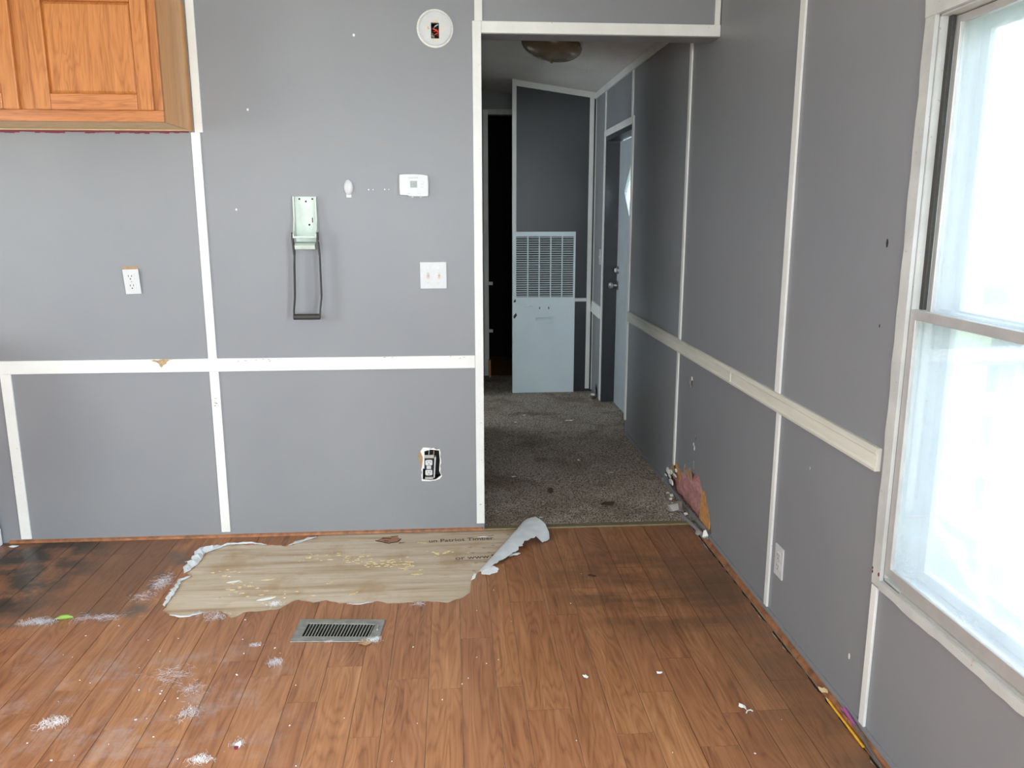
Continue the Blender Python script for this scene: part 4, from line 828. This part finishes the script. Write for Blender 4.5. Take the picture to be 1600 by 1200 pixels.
flake(blob(-1.435,-.985,.026,.020,.1,12), 'tan paper scrap at the front edge of the floor register', None, 'tan', 'paper_scrap', 'paper scrap', .0046)
flake(blob(-3.045,-.045,.020,.012,.2,15), 'white paint flake on the floor by the base cabinet', None)
flake(blob(-.320,1.915,.045,.014,.3,16), 'white torn paper strip far down the hall carpet', None, 'chip', 'paper_scrap', 'paper scrap', .013, .006)
flake(blob(-.365,.255,.040,.030,.2,17), 'dark brown dead leaf on the carpet near the threshold', None, 'leafbrown', 'dead_leaf', 'leaf', .012, .008)
chunk('dirt_clod', (-.630,.459,.008), .020, 'leafbrown', 'round black dirt clod on the middle of the hall carpet', 'dirt clod', None, 5)
flake(blob(-.62,.60,.022,.03,0,19), 'pale grey stain-like scrap on the middle of the hall carpet', None, 'foam', 'paper_scrap', 'paper scrap', .011, .002)
for q,(x,y) in enumerate([(-.62,2.1),(-.56,1.72),(-.70,1.9),(-.86,.28),(-.72,.10),(-.58,.11),(-.80,.72),(-.93,1.35),(-.40,1.0),(-.5,.62),(-.25,.75),(-.75,.52)]):
    flake(blob(x,y,.013,.009,q,40+q,6), 'tiny pale crumb lying on the hall carpet', 'crumbs on the hall carpet', 'foam' if q%2 else 'chip', 'carpet_crumb', 'crumb', .011)
# white specks on the planks
rn = random.Random(55); spots = [(-1.62,-1.22),(-1.06,-1.10),(-1.03,-1.14),(-1.09,-1.22),(-.99,-1.12),(-1.11,-1.25),(-1.17,-1.33),(-1.24,-1.44),(-1.30,-1.60),(-.93,-.87),(-1.27,-1.02),(-1.45,-1.40),(-1.55,-1.60),(-.80,-1.55),(-.55,-1.62),(-.33,-1.64),(-.20,-1.50),(-.70,-.75),(-.98,-.62),(-1.05,-.78),(-.62,-.50)]+[(-1.5-rn.random()**.8*1.05,-1.62+rn.random()*.85) for i in range(40)]
for q,(x,y) in enumerate(spots):
    if -1.70 < x < -1.36 and -1.0 < y < -.79: continue
    s_ = rn.uniform(.0010,.0028); flake(blob(x,y,s_*rn.uniform(1,1.9),s_,rn.uniform(0,3),100+q,5), 'tiny white paint speck scattered on the wood-look planks', 'paint specks on the planks', bend=.001)
# lint and hair clumps
def clump(x, y, rx, ry, n, label, seed, h=.012, mat='lint', z0=.0005):
    rn = random.Random(seed); m = MB()
    for q in range(int(n*1.6)):
        px, py = rn.gauss(x,rx*.34), rn.gauss(y,ry*.34); a = rn.uniform(0,6.3); l = rn.uniform(.10,.36)*max(rx,ry); cv = rn.uniform(-2,2); pts = []
        for t in range(4): pts.append((px,py,z0+.001+h*rn.random()*(.4+.6*math.sin(math.pi*(t+.5)/4)))); a += cv*.3; px += math.cos(a)*l/3; py += math.sin(a)*l/3
        m.tube(pts, rn.uniform(.00012,.00034), 3, False)
    return tag(m.build('lint_clump', M[mat]), label, 'lint')
clump(-2.601,-.762,.085,.028,130,'crescent of grey lint at the front of the dirty footprint',1,.018)
clump(-2.27,-.46,.035,.11,120,'streak of grey lint left of the bare plywood',2,.010)
clump(-2.30,-.58,.06,.06,70,'thin grey lint patch at the footprint corner left of the plywood',12,.006)
clump(-2.40,-.735,.13,.02,80,'long thin lint line along the footprint front edge',13,.006)
clump(-1.708,-1.092,.035,.030,90,'grey lint tuft left of and below the floor register',3,.016)
clump(-1.800,-.975,.030,.012,40,'small lint wisp left of the floor register',4)
clump(-1.405,-.975,.040,.022,70,'white lint tuft caught on the front right of the register',5,.012,'chip',.005)
clump(-1.555,-.972,.022,.012,30,'small lint tuft at the front middle of the register',6,.006,'lint',.005)
clump(-2.270,-1.365,.055,.040,110,'bright white lint tuft at the left of the dusty planks',7,.014,'chip')
clump(-1.900,-1.345,.050,.050,90,'grey lint wisps in the middle of the dusty planks',8)
clump(-1.804,-1.560,.045,.028,110,'white lint pad at the bottom edge of the picture',9,.012,'chip')
clump(-1.722,-1.500,.030,.026,50,'lint around a small red and white wrapper scrap',10)
clump(-1.985,-.765,.06,.05,70,'lint hanging over the front edge of the bare plywood',14,.012)
clump(-1.795,-.680,.035,.025,70,'white fuzz tuft on the front edge of the plywood',15,.012,'chip')
clump(-1.265,-.715,.05,.02,40,'pale fuzz on the front edge of the plywood right of the register',16,.006)
clump(-2.02,-1.14,.10,.09,80,'faint lint veil on the planks left of the register',17,.004)
clump(-1.93,-1.22,.06,.05,60,'small grey lint puff below the lint veil',18,.006)
clump(-2.04,-.73,.05,.02,40,'lint strands on the front left edge of the plywood',19,.006)
chunk('wrapper_scrap', (-1.722,-1.508,.0005), .013, 'plastic', 'small crumpled red and white wrapper scrap at the bottom edge', 'wrapper', None, 3)
o = MB().box(-1.7275,-1.7165,-1.524,-1.520,.004,.012).build('red_print', M['maroon']); rel(o, [x for x in COL.objects if x.name=='wrapper_scrap'][0])
m = MB().tube([(-2.548,-.740,.007),(-2.532,-.736,.009),(-2.512,-.733,.009),(-2.492,-.733,.007)], [.003,.0085,.0085,.003], 10); tag(m.build('green_pod', M['leafgreen'], smooth=True), 'small green pod on the dirty footprint edge', 'pod')
# pencil and purple-handled brush in the gap by the wall
r = empty('pencil', (-.026,-1.53,.004)); tag(r, 'yellow pencil in the gap between planks and window wall', 'pencil')
rel(MB().tube([(-.026,-1.425,.004),(-.030,-1.640,.006)], .0038, 6).build('shaft', M['pencil'], None), r)
rel(MB().tube([(-.026,-1.425,.004),(-.0257,-1.405,.0038)], [.0038,.0008], 6).build('tip', M['palewood'], None), r)
r = empty('paint_brush', (-.016,-1.62,.006)); tag(r, 'slim brush with purple ribbed end beside the pencil', 'brush')
rel(MB().tube([(-.016,-1.560,.018),(-.022,-1.640,.014),(-.031,-1.760,.010)], [.0035,.004,.0035], 8).build('handle', M['steel'], None, smooth=True), r)
rel(MB().tube([(-.012,-1.495,.022),(-.016,-1.562,.018)], [.0060,.0048], 10).build('purple_grip', M['purple'], None, smooth=True), r)
for d_ in (-.008,.0,.008): rel(MB().tube([(-.012+d_,-1.484,.020),(-.0135,-1.520,.021)], [.0018,.0036], 6).build('fin', M['purple'], None, smooth=True), r)
flake(blob(-.022,-1.385,.012,.020,.2,71), 'pale peeled scrap on the brown shoe strip near the pencil', None, 'palewood', 'wood_chip', 'wood chip', .012)

# ------------------------------------------------------------------ outdoors beyond the window
m = MB().box(-30,60,-40,40,-1.1,-.85); struct(m.build('ground', M['grass']))
r = empty('porch_stairs', (1.0,-.6,-.85)); tag(r, 'weathered wooden porch stairs outside the window', 'stairs')
P = lambda m, n, mt, bv=.003: rel(m.build(n, M[mt], None, bevel=bv), r)
slope = .53
for x_ in (.62,1.75):
    zt_ = lambda y: .30+(y+.83)*slope
    m = MB().prism([(-2.3,zt_(-2.3)),(.7,zt_(.7)),(.7,zt_(.7)-.26),(-2.3,zt_(-2.3)-.26)], fYZ, x_, x_+.04); P(m,'stringer','deckwood')
for i in range(7):
    y_ = .45-.30*i; z_ = .30+(y_+.83)*slope-.02; P(MB().box(.661,1.749,y_-.27,y_,z_-.04,z_),'tread','deckwood')
for y_ in (.60,-.9,-1.9): P(MB().box(1.79,1.88,y_-.045,y_+.045,-.85,.30+(y_+.83)*slope+.85),'post','deckwood')
m = MB().prism([(-2.0,.58),(.7,1.98),(.7,2.06),(-2.0,.66)], fYZ, 1.81, 1.86); P(m,'handrail','deckwood')
m = MB().prism([(-2.0,.18),(.7,1.58),(.7,1.66),(-2.0,.26)], fYZ, 1.81, 1.86); P(m,'handrail','deckwood')
for i in range(5): P(MB().box(.62,1.79,.50+.145*i,.635+.145*i,1.06,1.10),'deck_board','deckwood')
for y_ in (.52,1.2): P(MB().box(.62,.71,y_,y_+.09,-.85,1.06),'deck_post','deckwood')
rn = random.Random(77)
for q,(x,y,h,rad,lab) in enumerate([(9,1.5,5.5,2.3,'broad leafy tree straight out from the window'),(12,6,7.5,3.2,'tall leafy tree farther left beyond the porch stairs'),(8,-3.5,5,2.2,'low leafy tree at the right beyond the stairs'),(17,14,9,3.4,'tallest leafy tree at the back left of the yard')]):
    r = empty('leafy_tree', (x,y,-.85)); tag(r, lab, 'tree', 'trees in the yard')
    rel(MB().tube([(x,y,-.85),(x+.1,y,h*.3),(x,y+.1,h*.65)], [.2,.15,.06], 9).build('trunk', M['bark'], None, smooth=True), r)
    vs = []; fs = []
    for i in range(3500):
        d = Vector((rn.gauss(0,1),rn.gauss(0,1),rn.gauss(0,1))).normalized()*rad*rn.uniform(.55,1.0); d.z *= .9; p = Vector((x,y,h*.55))+d
        u = Vector((rn.gauss(0,1),rn.gauss(0,1),rn.gauss(0,1))).normalized()*.16; v = u.orthogonal().normalized()*.09; b = len(vs)
        vs += [tuple(p-u),tuple(p+v),tuple(p+u),tuple(p-v)]; fs.append((b,b+1,b+2,b+3))
    o = rel(MB().add(vs,fs).build('foliage', M['leaf'], None), r); o['kind'] = 'stuff'
